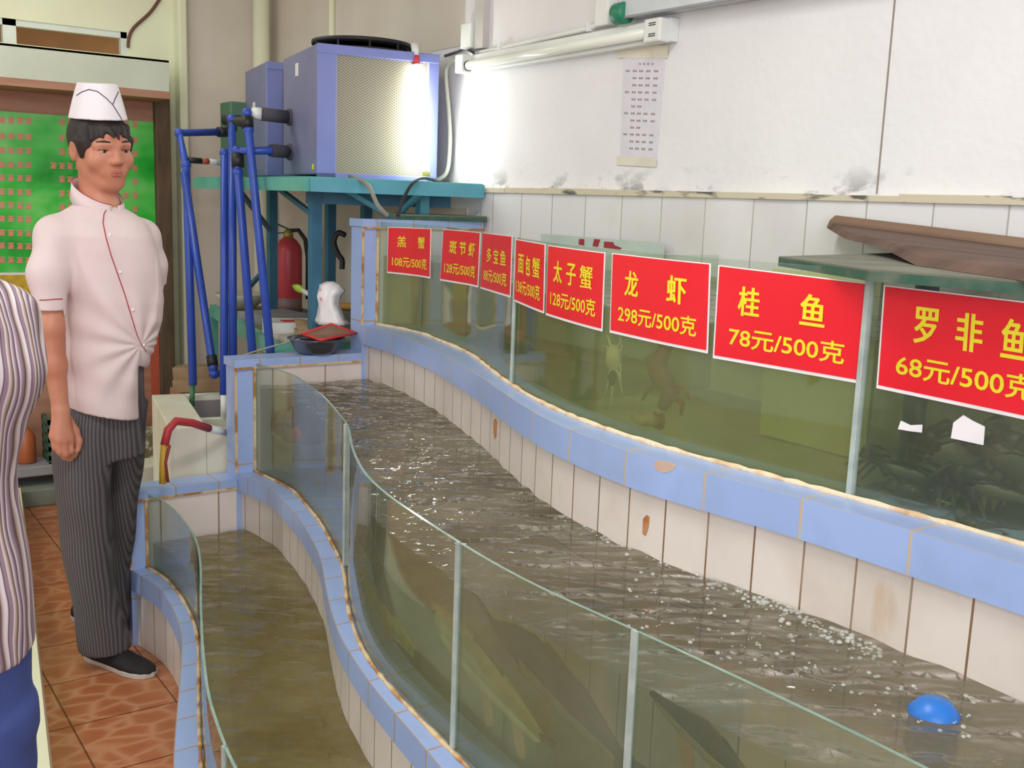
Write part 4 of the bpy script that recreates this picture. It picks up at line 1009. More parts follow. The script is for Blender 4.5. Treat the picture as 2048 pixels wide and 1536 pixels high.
for pts in ([(1158, 478), (1168, 478), (1168, 491), (1157, 489)], [(1188, 478), (1200, 479), (1195, 494), (1185, 492)], [(1208, 483), (1226, 484), (1228, 490), (1243, 496), (1238, 500), (1207, 495)]):
    mb = MB(); mb.prism([atX(*p, 2.2365) for p in pts], (.0012, 0, 0)); mb.build('red_stroke', mat('stroke_red', srgb(170, 46, 62), .5), gp)

# ================================================================== LIFE IN THE TANKS
def behind(px, py, cv, depth):
    """a place DEPTH metres behind the pane, on the line of sight"""
    y, z = on_glass(px, py, cv)
    for _ in range(6):
        x = at_curve(cv, y) + depth
        p = atX(px, py, x); y = min(max(p[1], -.25), END - .02)
    return Vector(p)
def fish(label, pts, hs, depth, back, belly, group='carp in the middle tank', fins=(), cv=G2, fat=.55, tail=1.0):
    P = [behind(x, y, cv, depth) for x, y in pts]
    k = [(p - Vector(EYE)).dot(Vector(_fw)) / FPX for p in P]
    H = [h * kk for h, kk in zip(hs, k)]
    # smooth the spine
    n = 22; t = np.linspace(0, len(P) - 1, n); ii = np.arange(len(P))
    S = [Vector((np.interp(a, ii, [p.x for p in P]), np.interp(a, ii, [p.y for p in P]), np.interp(a, ii, [p.z for p in P]))) for a in t]
    for _ in range(3):
        S = [S[0]] + [(S[i - 1] + S[i] * 2 + S[i + 1]) / 4 for i in range(1, n - 1)] + [S[-1]]
    h = np.interp(t, ii, H)
    out = Vector((-1, 0.25, 0)).normalized()
    mb = MB(); rings = []; ups = []
    for i in range(n):
        d = (S[min(i + 1, n - 1)] - S[max(i - 1, 0)]).normalized(); u = out.cross(d).normalized()
        if u.z < 0: u = -u
        o = d.cross(u).normalized(); ups.append((u, o, d))
        e = min(1, (i + .35) / 4) ** .5
        w = h[i] * fat * (1 - .55 * (i / n) ** 3)
        rings.append([S[i] + u * (math.sin(a) * h[i] * e) + o * (math.cos(a) * w * e) for a in [2 * math.pi * q / 16 for q in range(16)]])
    mb.loft(rings)
    root = thing('carp', label, 'fish', S[n // 2], group)
    body = mb.build('body', [back, belly], root)
    for p in body.data.polygons:
        v = p.normal
        if v.z < -.12 : p.material_index = 1
    u, o, d = ups[-1]; L = max(H) * 1.0 * tail; e = S[-1]
    mb = MB(); mb.prism([e - d * .01 + u * h[-1] * .8, e + d * L * .9 + u * L * .75, e + d * L * .6, e + d * L * .85 - u * L * .75, e - d * .01 - u * h[-1] * .8], o * .004); mb.build('tail_fin', FIN, root)
    i = n // 2 - 2; u, o, d = ups[i]
    mb = MB(); mb.prism([S[i] + u * h[i] * .9, S[i] + u * (h[i] * 1.4), S[i + 4] + u * (h[i + 4] * 1.15), S[i + 5] + u * h[i + 5] * .9], o * .004); mb.build('dorsal_fin', FIN, root)
    for f, size in fins:
        i = int(f * n); u, o, d = ups[i]; b = S[i] - u * h[i] * .85 + o * 0
        mb = MB(); mb.prism([b - d * .008, b + d * .018, b + d * size * .75 - u * size * .55, b + d * size * .8 - u * size * .95, b + d * size * .55 - u * size * 1.1, b + d * size * .2 - u * size * .75], o * .004); mb.build('belly_fin', FIN2, root)
    i = 2; u, o, d = ups[i]; sgn = 1 if (o.x < 0) else -1
    mb = MB(); mb.sphere(S[i] + o * sgn * h[i] * fat * .8 + u * h[i] * .25, max(.004, h[i] * .11)); mb.build('eye', black, root)
    return root
FIN = mat('fin_dark', srgb(120, 104, 66), .5); FIN2 = mat('fin_orange', srgb(206, 160, 92), .5)
c_ol = mat('carp_olive', srgb(186, 176, 124), .4, col2=srgb(152, 142, 92), scale=40)
c_pale = mat('carp_pale', srgb(226, 214, 168), .4, col2=srgb(206, 192, 146), scale=40)
c_red = mat('carp_reddish', srgb(190, 128, 92), .4, col2=srgb(128, 92, 62), scale=26)
c_dark = mat('carp_dark', srgb(74, 68, 50), .45, col2=srgb(56, 52, 38), scale=26)
fish('large pale-bellied carp with orange fins diving towards the lower edge of the middle glass', [(862, 1205), (900, 1262), (965, 1335), (1035, 1420), (1085, 1482)], [14, 36, 45, 34, 17], .05, c_ol, c_pale, fins=((.28, .055), (.50, .055), (.76, .05)))
fish('slender yellowish carp hugging the blue rim left of the large carp', [(722, 1140), (745, 1190), (790, 1255), (835, 1312)], [10, 20, 22, 12], .03, c_ol, c_pale, fins=((.5, .03),))
fish('reddish brown carp near the blue end post of the middle tank', [(690, 868), (650, 872), (595, 862), (548, 850)], [18, 52, 54, 26], .06, c_red, c_pale, fins=((.4, .04),))
fish('dark carp deep behind the large pale-bellied carp', [(980, 1240), (1060, 1310), (1160, 1420), (1235, 1510)], [16, 48, 52, 24], .22, c_dark, c_ol, fins=((.45, .06),))
fish('dark olive carp right of the clear upright seam in the middle glass', [(1300, 1385), (1360, 1430), (1440, 1510), (1500, 1570)], [14, 34, 40, 20], .12, c_dark, c_ol, fins=((.4, .05),))

# crabs heaped in the near part of the upper tank
crab_d = mat('crab_shell', srgb(48, 48, 36), .35, col2=srgb(34, 33, 25), scale=22, bump=.3, bscale=60)
crab_l = mat('crab_limb', srgb(70, 66, 46), .4, col2=srgb(48, 45, 33), scale=30)
crab_u = mat('crab_underside', srgb(150, 146, 124), .4)
def make_crab():
    r = thing('crab', 'crab', 'crab', (0, 0, 0))
    mb = MB(); rings = []
    for i in range(9):
        t = -1 + 2 * i / 8; w = .062 * math.sqrt(max(.02, 1 - abs(t) ** 2.4)); 
        rings.append([(w * math.cos(a), t * .043, .026 + (.017 if math.sin(a) > 0 else .010) * math.sin(a) * math.sqrt(max(.05, 1 - t * t))) for a in [2 * math.pi * q / 18 for q in range(18)]])
    mb.loft(rings); b = mb.build('shell', [crab_d, crab_u], r)
    for p in b.data.polygons:
        if p.normal.z < -.2: p.material_index = 1
    for s in (-1, 1):
        mb = MB(); mb.tube([(s * .045, .028, .026), (s * .072, .055, .028), (s * .062, .078, .026)], [.010, .013, .014], 10)
        mb.tube([(s * .062, .078, .026), (s * .045, .095, .028), (s * .022, .092, .026)], [.014, .010, .003], 8); mb.tube([(s * .058, .072, .022), (s * .038, .080, .020), (s * .022, .086, .022)], [.009, .006, .002], 8); mb.build('claw', crab_d, r)
        for k in range(4):
            y = .020 - k * .017
            mb = MB(); mb.tube([(s * .048, y, .022), (s * (.082 - k * .003), y - .006 - k * .005, .046), (s * (.112 - k * .005), y - .014 - k * .010, .006)], [.007, .0055, .002], 8); mb.build('leg', crab_l, r)
    return r
crab_spots = [ # px, py, depth, tilt x, y, turn, scale, label
    (1815, 950, .07, .5, -.15, 1.9, .98, 'leftmost dark crab of the heap beside the clear seam, its pale rim showing'),
    (1925, 905, .17, .9, .1, 2.6, .95, 'topmost dark crab of the heap with arched legs under the white paper scrap'),
    (1880, 1003, .05, .2, .3, .6, .9, 'dark crab low in the heap pressed against the glass below the topmost crab'),
    (1990, 985, .06, .4, -.2, 2.2, 1.0, 'dark crab lying on its side in the middle of the heap'),
    (2035, 935, .14, .7, .2, 1.2, 1.0, 'dark crab high at the right edge of the heap'),
    (1955, 1040, .045, .1, .1, 3.0, .85, 'small dark crab at the bottom of the heap by the cream caulk line'),
    (2040, 1040, .06, .3, -.3, .3, .95, 'lowest dark crab at the right edge of the heap'),
    (1765, 965, .09, .2, .2, 2.4, .6, 'small dark crab half hidden behind the leftmost crab'),
]
proto = make_crab()
for i, (px, py, dp, rx, ry, rz, sc, lab) in enumerate(crab_spots):
    p = behind(px, py, G3, dp + .05); p.z = max(p.z - .025, 1.010)
    o = proto if i == 0 else copy_tree(proto, p)
    o.location = p; o.rotation_euler = (rx, ry, rz); o.scale = (sc,) * 3
    tag(o, lab, 'crab', 'dark crabs heaped in the upper tank')

# pale crustacean clinging behind the glass, and reddish lobster
pc = behind(1227, 716, G3, .020); th = thing('crustacean', 'pale leggy crustacean with a dark lower end clinging behind the glass under the lobster sign', 'crustacean', pc)
pale = mat('pale_shell', srgb(232, 228, 206), .4, col2=srgb(206, 196, 166), scale=30)
mb = MB(); mb.sphere(pc, .022, sc=(.6, 1, 1.35)); mb.build('carapace', pale, th)
mb = MB(); mb.sphere(pc + Vector((-.004, -.004, -.042)), .009, sc=(.9, 1, 1.9)); mb.build('tail', black, th)
for k, (dx, dz, dx2, dz2) in enumerate(((-.03, .02, -.05, .022), (-.022, .035, -.04, .05), (.02, .035, .012, .06), (.026, .02, .022, .055), (.02, -.03, .04, -.075), (-.015, -.05, -.035, -.095), (.0, -.06, -.004, -.105), (.024, -.01, .03, -.05))):
    mb = MB(); q = lambda a, z: pc + Vector((.002, -a * .85, z)); mb.tube([pc + Vector((-.006, 0, dz * .3)), q(dx, dz), q(dx2, dz2)], [.0034, .0026, .0012], 6); mb.build('leg', pale, th)
lb = behind(1325, 755, G3, .12); lob = thing('lobster', 'reddish brown lobster deep in the murky water right of the pale crustacean', 'lobster', lb)
lob_m = mat('lobster_red', srgb(150, 74, 58), .45, col2=srgb(116, 62, 48), scale=14)
sp = [behind(x, y, G3, .12) for x, y in ((1335, 698), (1312, 722), (1322, 752), (1342, 785), (1325, 815))]
mb = MB(); mb.tube(sp, [.012, .026, .025, .022, .012], 12); mb.build('carapace', lob_m, lob)
for (x0, y0, x1, y1, x2, y2) in ((1338, 700, 1352, 680, 1344, 660), (1330, 702, 1318, 680, 1322, 655), (1345, 770, 1372, 775, 1378, 800), (1318, 765, 1296, 780, 1285, 800), (1345, 790, 1365, 808, 1362, 830)):
    mb = MB(); mb.tube([behind(x, y, G3, .115) for x, y in ((x0, y0), (x1, y1), (x2, y2))], [.007, .006, .003], 8); mb.build('leg' if y0 > 710 else 'claw', lob_m, lob)
mb = MB(); tp = behind(1318, 825, G3, .12)
for a in (-.5, 0, .5): mb.sphere(tp + Vector((0, .02 * math.sin(a) , -.02 * math.cos(a))), .016, sc=(.3, .7, 1.2))
mb.build('tail_fan', lob_m, lob)
pf = behind(1290, 838, G3, .08); mb = MB(); mb.sphere(pf, .03, sc=(.8, 1.3, .5)); tag(mb.build('shellfish', mat('ochre_shell', srgb(170, 150, 84), .5, col2=srgb(140, 110, 60), scale=30), loc=(pf.x, pf.y, pf.z - .015)), 'ochre shellfish on the tank floor below the red lobster', 'shellfish')
# fittings and pale shapes in the upper tank
bp = behind(1826, 850, G3, .26); mb = MB(); mb.tube([(bp.x, bp.y, 1.004), (bp.x, bp.y, 1.41)], .021, 16); tag(mb.build('tank_pipe', mat('tank_pipe_blue', srgb(40, 92, 150), .4)), 'blue upright pipe inside the upper tank behind the crabs', 'pipe')
a, b = behind(1532, 770, G3, .50), behind(1712, 960, G3, .52)
mb = MB(); mb.box((a.x - .01, a.y - .30, 1.005), (a.x, a.y, 1.40)); tag(mb.build('pale_zone_panel', mat('panel_pale_green', srgb(196, 198, 130), .5)), 'upright pale yellow-green panel added for a lighter zone in the upper tank left of the clear seam', 'panel')  # panel added where the water shows a lighter zone
a = behind(818, 612, G3, .16); mb = MB(); mb.box((a.x - .05, a.y - .05, 1.005), (a.x + .05, a.y + .06, 1.19)); tag(mb.build('pale_box', mat('box_pale', srgb(206, 216, 180), .5), bevel=.006), 'pale greenish box in the far end of the upper tank below the first sign', 'box')  # plain box for the pale rectangle at the far end
def scrap(label, pts):
    mb = MB(); q = [on_glass(*p) for p in pts]; mb.hexa([place(s_of(y), z, .0012) for y, z in q], [place(s_of(y), z, .0022) for y, z in q])
    tag(mb.build('paper_scrap', paper), label, 'paper')
scrap('narrow torn white paper scrap stuck on the glass over the blue tank pipe', [(1797, 858), (1803, 841), (1822, 850), (1846, 849), (1845, 865), (1820, 862)])
scrap('large torn white paper scrap stuck on the glass above the topmost crab', [(1903, 876), (1908, 845), (1928, 830), (1948, 842), (1971, 853), (1968, 890)])
p = atz(1868, 1425, .868); mb = MB(); mb.lathe([(.0, 0), (.028, .005), (.034, .02), (.034, .075), (.02, .09), (.0, .092)], (p[0], p[1], .795), 18, caps=False); tag(mb.build('pump_float', mat('float_blue', srgb(40, 120, 214), .4)), 'bright blue pump head just breaking the surface of the middle tank', 'pump')
p = atY(504, 1030, 3.455); mb = MB(); mb.box((p[0] - .012, 3.43, p[2] - .016), (p[0] + .012, 3.468, p[2] + .014)); tag(mb.build('pipe_stub', mat('stub_blue', srgb(40, 80, 190), .4), bevel=.004), 'small blue stub on the inner corner of the lowest tank', 'fitting')
# bubbles along the skirt of the upper tank
mb = MB(); rr = random.Random(11)
for i in range(420):
    if i < 300:
        px = rr.uniform(1130, 1760); base = 1012 + (px - 1130) * .445; py = base + abs(rr.gauss(0, 17)) + 2
    else:
        px = rr.uniform(1250, 1950); py = 1130 + (px - 1250) * .36 + rr.uniform(0, 120)
    p = atz(px, py, W2 + .002)
    if p[0] > at_curve(O3, p[1]) + .012 or p[0] < at_curve(G2, p[1]) + .02: continue
    mb.sphere(p, rr.uniform(.0015, .0052) * (1 if i < 300 else .8), 8, sc=(1, 1, .7))
bub = glass_mat('bubble_film', (.96, .97, .95), .24, (.85, .85, .82), 60)
tag(mb.build('foam', bub), 'white bubbles of foam along the tiled skirt in the middle tank', 'foam', kind='stuff')

# ================================================================== FIGURES: soft solids polygonised on a grid
BIG = 1.0
def smin(a, b, k):
    if k <= 0: return np.minimum(a, b)
    h = np.maximum(k - np.abs(a - b), 0) / k
    return np.minimum(a, b) - h * h * k * .25
class Solid:
    def __init__(s): s.p = []
    def add(s, f, lo, hi, k=.01, op='u'): s.p.append((f, np.array(lo) - k, np.array(hi) + k, k, op)); return s
    def cone(s, a, b, r1, r2, k=.01, op='u'):
        a = np.array(a, float); b = np.array(b, float); d = b - a; L = d @ d; m = max(r1, r2)
        def f(P):
            t = np.clip(((P - a) @ d) / L, 0, 1)
            return np.sqrt(((P - a - t[..., None] * d) ** 2).sum(-1)) - (r1 + (r2 - r1) * t)
        return s.add(f, np.minimum(a, b) - m, np.maximum(a, b) + m, k, op)
    def chain(s, pts, rs, k=.01):
        for i in range(len(pts) - 1): s.cone(pts[i], pts[i + 1], rs[i], rs[i + 1], k)
        return s
    def ell(s, c, r, M=None, k=.01, op='u'):
        c = np.array(c, float); r = np.array(r, float); M = np.eye(3) if M is None else M; m = r.max()
        def f(P):
            q = (P - c) @ M; k0 = np.sqrt(((q / r) ** 2).sum(-1)); k1 = np.sqrt(((q / (r * r)) ** 2).sum(-1))
            return k0 * (k0 - 1) / np.maximum(k1, 1e-6)
        return s.add(f, c - m, c + m, k, op)
    def stack(s, rows, ud, vd, k=.01, op='u', warp=None):
        """rows (z, centre, half-width along ud, half-depth along vd)"""
        rows = sorted(rows, key=lambda r: r[0]); z = np.array([r[0] for r in rows]); cx = np.array([r[1][0] for r in rows]); cy = np.array([r[1][1] for r in rows])
        A = np.array([r[2] for r in rows]); B = np.array([r[3] for r in rows]); m = max(A.max(), B.max())
        def f(P):
            zz = P[..., 2]; a = np.interp(zz, z, A); b = np.interp(zz, z, B)
            dx = P[..., 0] - np.interp(zz, z, cx); dy = P[..., 1] - np.interp(zz, z, cy)
            u = dx * ud[0] + dy * ud[1]; v = dx * vd[0] + dy * vd[1]
            k0 = np.sqrt((u / a) ** 2 + (v / b) ** 2); k1 = np.sqrt((u / a ** 2) ** 2 + (v / b ** 2) ** 2)
            d = k0 * (k0 - 1) / np.maximum(k1, 1e-6)
            if warp is not None: d = d + warp(P)
            return np.maximum(d, np.maximum(z[0] - zz, zz - z[-1]))
        return s.add(f, (cx.min() - m, cy.min() - m, z[0]), (cx.max() + m, cy.max() + m, z[-1]), k, op)
    def val(s, P):
        P = np.asarray(P, float); F = np.full(P.shape[:-1], BIG)
        for f, lo, hi, k, op in s.p:
            d = f(P)
            F = smin(F, d, k) if op == 'u' else -smin(-F, d, k) if op == 's' else np.maximum(F, d)
        return F
    def mesh(s, xs, ys, zs):
        F = np.full((len(xs), len(ys), len(zs)), BIG)
        for f, lo, hi, k, op in s.p:
            if op == 'i': i0 = j0 = l0 = 0; i1, j1, l1 = F.shape
            else:
                pad = .03
                i0, i1 = np.searchsorted(xs, lo[0] - pad), np.searchsorted(xs, hi[0] + pad)
                j0, j1 = np.searchsorted(ys, lo[1] - pad), np.searchsorted(ys, hi[1] + pad)
                l0, l1 = np.searchsorted(zs, lo[2] - pad), np.searchsorted(zs, hi[2] + pad)
            if i1 <= i0 or j1 <= j0 or l1 <= l0: continue
            P = np.stack(np.meshgrid(xs[i0:i1], ys[j0:j1], zs[l0:l1], indexing='ij'), -1)
            d = f(P); G = F[i0:i1, j0:j1, l0:l1]
            F[i0:i1, j0:j1, l0:l1] = smin(G, d, k) if op == 'u' else -smin(-G, d, k) if op == 's' else np.maximum(G, d)
        return nets(F, xs, ys, zs)
def nets(F, xs, ys, zs):
    I = F < 0; n = [c - 1 for c in F.shape]
    cnt = np.zeros(n, int)
    for a in (0, 1):
        for b in (0, 1):
            for c in (0, 1): cnt += I[a:a + n[0], b:b + n[1], c:c + n[2]]
    act = (cnt > 0) & (cnt < 8)
    idx = np.argwhere(act); num = -np.ones(n, int); num[tuple(idx.T)] = np.arange(len(idx))
    acc = np.zeros((len(idx), 3)); w = np.zeros(len(idx))
    ax = [xs, ys, zs]
    for d in range(3):
        o1, o2 = [q for q in range(3) if q != d]
        for a in (0, 1):
            for b in (0, 1):
                p = idx.copy(); p[:, o1] += a; p[:, o2] += b; q = p.copy(); q[:, d] += 1
                f0 = F[tuple(p.T)]; f1 = F[tuple(q.T)]; m = (f0 < 0) != (f1 < 0)
                t = np.where(m, f0 / np.where(m, f0 - f1, 1), 0)
                pt = np.stack([ax[e][p[:, e]] for e in range(3)], -1); pt[:, d] += t * (ax[d][q[:, d]] - ax[d][p[:, d]])
                acc[m] += pt[m]; w[m] += 1
    V = acc / np.maximum(w, 1)[:, None]
    Q = []
    for d in range(3):
        o1, o2 = [(1, 2), (2, 0), (0, 1)][d]
        sl0 = [slice(None)] * 3; sl1 = [slice(None)] * 3; sl0[d] = slice(0, -1); sl1[d] = slice(1, None)
        ch = I[tuple(sl0)] != I[tuple(sl1)]
        e = np.argwhere(ch); e = e[(e[:, o1] > 0) & (e[:, o2] > 0) & (e[:, o1] < F.shape[o1] - 1) & (e[:, o2] < F.shape[o2] - 1)]
        ins = I[tuple(e.T)]
        c = []
        for a, b in ((0, 0), (1, 0), (1, 1), (0, 1)):
            g = e.copy(); g[:, o1] -= a; g[:, o2] -= b; c.append(num[tuple(g.T)])
        q = np.stack(c, -1); q[~ins] = q[~ins][:, ::-1]; Q.append(q)
    Q = np.concatenate(Q); Q = Q[(Q >= 0).all(1)]
    return V, Q[:, ::-1]
def grow(solid, name, materials, lo, hi, step, parent=None, loc=None, zsteps=None, smooth=1):
    xs = np.arange(lo[0], hi[0] + step, step); ys = np.arange(lo[1], hi[1] + step, step)
    zs = np.arange(lo[2], hi[2] + step, step) if zsteps is None else zsteps
    V, Q = solid.mesh(xs, ys, zs)
    for _ in range(smooth):
        A = np.zeros_like(V); c = np.zeros(len(V))
        for i in range(4):
            np.add.at(A, Q[:, i], V[Q[:, (i + 1) % 4]]); np.add.at(A, Q[:, i], V[Q[:, (i - 1) % 4]]); np.add.at(c, Q[:, i], 2)
        V = V * .5 + A / np.maximum(c, 1)[:, None] * .5
    mb = MB(); mb.v = [tuple(p) for p in V]; mb.f = [tuple(int(i) for i in q) for q in Q]; mb.mi = [0] * len(Q); mb.sm = [True] * len(Q)
    return mb.build(name, materials, parent, loc=loc)
class Stage:
    """a standing figure's own upright plane, square to the line of sight"""
    def __init__(s, x, y):
        s.C = np.array([x, y, 0.0]); h = math.hypot(x, y)
        s.ud = np.array([y / h, -x / h, 0]); s.vd = np.array([-x / h, -y / h, 0])
    def P(s, px, py, v=0.0):
        d = ray(px, py); t = ((s.C + s.vd * v - EYE) @ s.vd) / (d @ s.vd); return EYE + d * t
    def row(s, py, xl, xr, b, v=0.0):
        a, c = s.P(xl, py, v), s.P(xr, py, v); m = (a + c) / 2; return (m[2], m, np.linalg.norm((c - a)[:2]) / 2, b)
def march(solid, px, py, start=1.2):
    d = ray(px, py); d = d / np.linalg.norm(d); t = start
    for _ in range(90):
        v = float(solid.val(EYE + d * t)); t += max(v * .7, .0004) if v > 0 else 0
        if v < .0008: return EYE + d * t
        if t > 6: return None
    return EYE + d * t

skin = mat('skin', srgb(198, 138, 112), .5, col2=srgb(186, 116, 92), scale=9)
lipm = mat('lip', srgb(182, 104, 92), .5)
hairm = mat('black_hair', srgb(46, 38, 36), .62, col2=srgb(26, 21, 21), scale=60, stretch=(1, 1, .2))
cloth = mat('white_cloth', srgb(226, 210, 212), .85, col2=srgb(216, 196, 198), scale=4, bump=.15, bscale=14)
piping = mat('red_piping', srgb(176, 72, 76), .7)
def pinstripe():
    k = N('pinstripe_cloth'); b = k.n('BsdfPrincipled', i_Roughness=.85); k.l(b.outputs[0], k.out.inputs[0])
    tc = k.n('TexCoord'); vm = k.n('VectorMath', operation='DOT_PRODUCT'); k.l(tc.outputs['Object'], vm.inputs[0]); vm.inputs[1].default_value = (.80, -.60, 0)
    nz = k.n('Math', operation='MULTIPLY_ADD'); k.l(k.noise(5, 2), nz.inputs[0]); nz.inputs[1].default_value = .012; k.l(vm.outputs['Value'], nz.inputs[2])
    pp_ = k.n('Math', operation='PINGPONG'); k.l(nz.outputs[0], pp_.inputs[0]); pp_.inputs[1].default_value = .0045
    k.l(k.ramp(pp_.outputs[0], [(0.0, srgb(104, 100, 102)), (.0012, srgb(66, 62, 66)), (.02, srgb(58, 54, 60))]), b.inputs['Base Color'])
    return k.m
pin = pinstripe()

# ------------------------------------------------------------------ the cook
S1 = Stage(.80, 3.33); P = S1.P
face_a = R(40); Fd = S1.ud * math.sin(face_a) + S1.vd * math.cos(face_a); Ld = S1.ud * math.cos(face_a) - S1.vd * math.sin(face_a)
hp_ = R(8); hy_ = R(27); Zd = np.array([0, 0, 1.0])
Fy = S1.ud * math.sin(hy_) + S1.vd * math.cos(hy_); Ly = S1.ud * math.cos(hy_) - S1.vd * math.sin(hy_)
Fh = Fy * math.cos(hp_) - Zd * math.sin(hp_); Zh = Zd * math.cos(hp_) + Fy * math.sin(hp_)
Lh = Ly * math.cos(R(4)) + Zh * math.sin(R(4)); Zh = np.cross(Lh, -Fh) * -1.0
Zh = np.cross(Lh, Fh); Zh = Zh if Zh[2] > 0 else -Zh
HM = np.stack([Lh, Fh, Zh], 1); HC = P(202, 299, .0)
def hl(x, y, z): return HC + HM @ np.array([x * 1.04, y, z * .96])
body = Solid()
body.ell(hl(0, -.012, .032), (.074, .094, .086), HM)
body.ell(hl(0, .018, -.028), (.061, .072, .082), HM, k=.03)
body.ell(hl(0, .060, -.094), (.026, .022, .020), HM, k=.03)
for s in (-1, 1):
    body.cone(hl(s * .048, .000, -.046), hl(s * .017, .058, -.094), .017, .014, k=.03)
    body.ell(hl(s * .042, .056, -.026), (.026, .024, .026), HM, k=.025)
    body.cone(hl(s * .014, .086, .026), hl(s * .046, .070, .024), .009, .008, k=.02)
    body.ell(hl(s * .032, .096, .008), (.017, .013, .010), HM, k=.012, op='s')
    body.cone(hl(s * .017, .0815, .0165), hl(s * .047, .0690, .0145), .0068, .0058, k=.006)
    body.cone(hl(s * .018, .081, -.0005), hl(s * .045, .070, .0010), .0058, .0048, k=.006)
    body.ell(hl(s * .0115, .094, -.026), (.0075, .0095, .0068), HM, k=.008)
    body.ell(hl(s * .074, -.016, -.004), (.009, .020, .032), HM, k=.008)
    body.ell(hl(s * .082, -.012, .0), (.005, .011, .018), HM, k=.004, op='s')
body.cone(hl(0, .083, .018), hl(0, .1025, -.021), .0070, .0098, k=.014)
body.ell(hl(0, .074, -.058), (.036, .0165, .020), HM, k=.02)
nb = P(196, 432, -.01)
body.cone(hl(0, -.022, -.055), nb, .052, .060, k=.03)
# trunk and legs under the clothes
body.cone(nb, P(205, 490, -.01), .058, .075, k=.04)
body.cone(P(205, 490, 0), P(215, 700, 0), .085, .085, k=.04)
body.cone(P(175, 780, .0), P(172, 1040, .02), .06, .045, k=.02); body.cone(P(172, 1040, .02), P(212, 1300, -.03), .045, .034, k=.02)
body.cone(P(245, 780, -.05), P(242, 1040, -.14), .055, .04, k=.02); body.cone(P(242, 1040, -.14), P(240, 1240, -.22), .038, .032, k=.02)
# near arm and hand
sh, el, wr = P(110, 468, .06), P(102, 655, .125), P(121, 815, .135)
body.cone(sh, el, .036, .035, k=.02); body.cone(el, P(110, 730, .13), .035, .031, k=.02); body.cone(P(110, 730, .13), wr, .031, .0235, k=.02)
body.cone(P(204, 478, -.0), sh, .05, .034, k=.02)
kn = [P(106, 872, .158), P(117, 879, .165), P(129, 882, .162), P(140, 877, .152)]
for i, kp in enumerate(kn): body.cone(wr + (kp - wr) * .12, kp, .0175, .0125, k=.014)
pip = [P(110, 895, .160), P(120, 904, .166), P(131, 908, .164), P(142, 902, .156)]
dip = [P(121, 905, .138), P(130, 914, .142), P(140, 917, .140), P(149, 910, .134)]
tip = [P(128, 898, .118), P(137, 906, .120), P(146, 909, .119), P(153, 902, .116)]
for a, b, c, d, r in zip(kn, pip, dip, tip, (.0092, .010, .010, .0095)):
    body.cone(a, b, r * 1.08, r, k=.005); body.cone(b, c, r, r * .92, k=.004); body.cone(c, d, r * .92, r * .78, k=.004)
body.chain([P(134, 838, .125), P(150, 862, .125), P(157, 882, .13), P(156, 899, .135)], [.015, .0125, .011, .0085], k=.008)
# far arm, bent behind the back
body.cone(P(204, 478, -.0), P(283, 475, -.09), .05, .034, k=.02)
body.chain([P(283, 475, -.09), P(300, 625, -.14), P(262, 716, -.20)], [.034, .034, .026], k=.02)
body.ell(P(250, 728, -.205), (.035, .02, .03), k=.015)
for i in range(5): body.chain([P(246 - 2 * i, 722 + 5 * i, -.20), P(230 - 2 * i, 728 + 6 * i, -.195), P(220, 733 + 5 * i, -.185)], [.010, .009, .007], k=.004)
zh = np.concatenate([np.arange(.06, P(200, 395)[2], .0055), np.arange(P(200, 395)[2], 1.86, .0028)])
cook = grow(body, 'person', [skin], (.45, 3.05, 0), (1.10, 3.72, 0), .0034, loc=tuple(S1.C), zsteps=zh)
tag(cook, 'young man in white cook jacket and white paper hat looking down at the tanks', 'person')

for s in (-1, 1):
    e = hl(s * .0315, .0735, .0075); m = MB()
    ball = Solid(); ball.ell(e, (.0140, .0105, .0070), HM); grow(ball, 'eyeball', mat('eye_white', srgb(190, 176, 166), .35), e - .02, e + .02, .0018, cook)
    m = MB(); m.sphere(hl(s * .0315 + .002, .0795, .0060), .0064, sc=(1, 1, .85)); m.build('iris', mat('iris_dark', srgb(36, 26, 24), .2), cook)
    m = MB(); m.tube([hl(s * .0165, .0855, .0095), hl(s * .031, .0865, .0105), hl(s * .0470, .0760, .0090)], [.0009, .0016, .0010], 6); m.build('eyelash', hairm, cook)
    m = MB(); m.tube([hl(s * .016, .0920, .0335), hl(s * .033, .0865, .0365), hl(s * .050, .0735, .0330)], [.0022, .0028, .0014], 8); m.build('eyebrow', hairm, cook)
lip = Solid(); lip.chain([hl(-.025, .0835, -.0585), hl(-.008, .0935, -.0555), hl(0, .0940, -.0565), hl(.008, .0935, -.0555), hl(.025, .0835, -.0585)], [.0022, .0042, .0038, .0042, .0022], k=.004)
lip.chain([hl(-.023, .0835, -.0615), hl(-.009, .0925, -.0645), hl(.009, .0925, -.0645), hl(.023, .0835, -.0615)], [.0022, .0048, .0048, .0022], k=.002)
q = hl(0, .09, -.058); grow(lip, 'lips', lipm, q - .04, q + .04, .0018, cook)
# hair under the hat
hair = Solid(); hair.ell(hl(0, -.016, .034), (.084, .102, .092), HM)
hair.ell(hl(0, .088, -.012), (.062, .060, .072), HM, k=.012, op='s')
hair.ell(hl(0, .02, -.09), (.12, .16, .088), HM, k=.01, op='s')
for s in (-1, 1):
    hair.cone(hl(s * .074, .024, .03), hl(s * .070, .026, -.016), .014, .007, k=.012)
    hair.ell(hl(s * .088, -.012, -.006), (.016, .022, .030), HM, k=.008, op='s')
for x, x2, l in ((-.05, -.056, .040), (-.030, -.030, .046), (-.012, -.004, .050), (.008, .012, .040), (.030, .030, .048), (.052, .056, .040)):
    hair.cone(hl(x, .074 - abs(x) * .5, .072), hl(x2, .092 - abs(x2) * .55, l), .012, .004, k=.008)
q = HC; grow(hair, 'hair', hairm, q - .14, q + .16, .0032, cook)
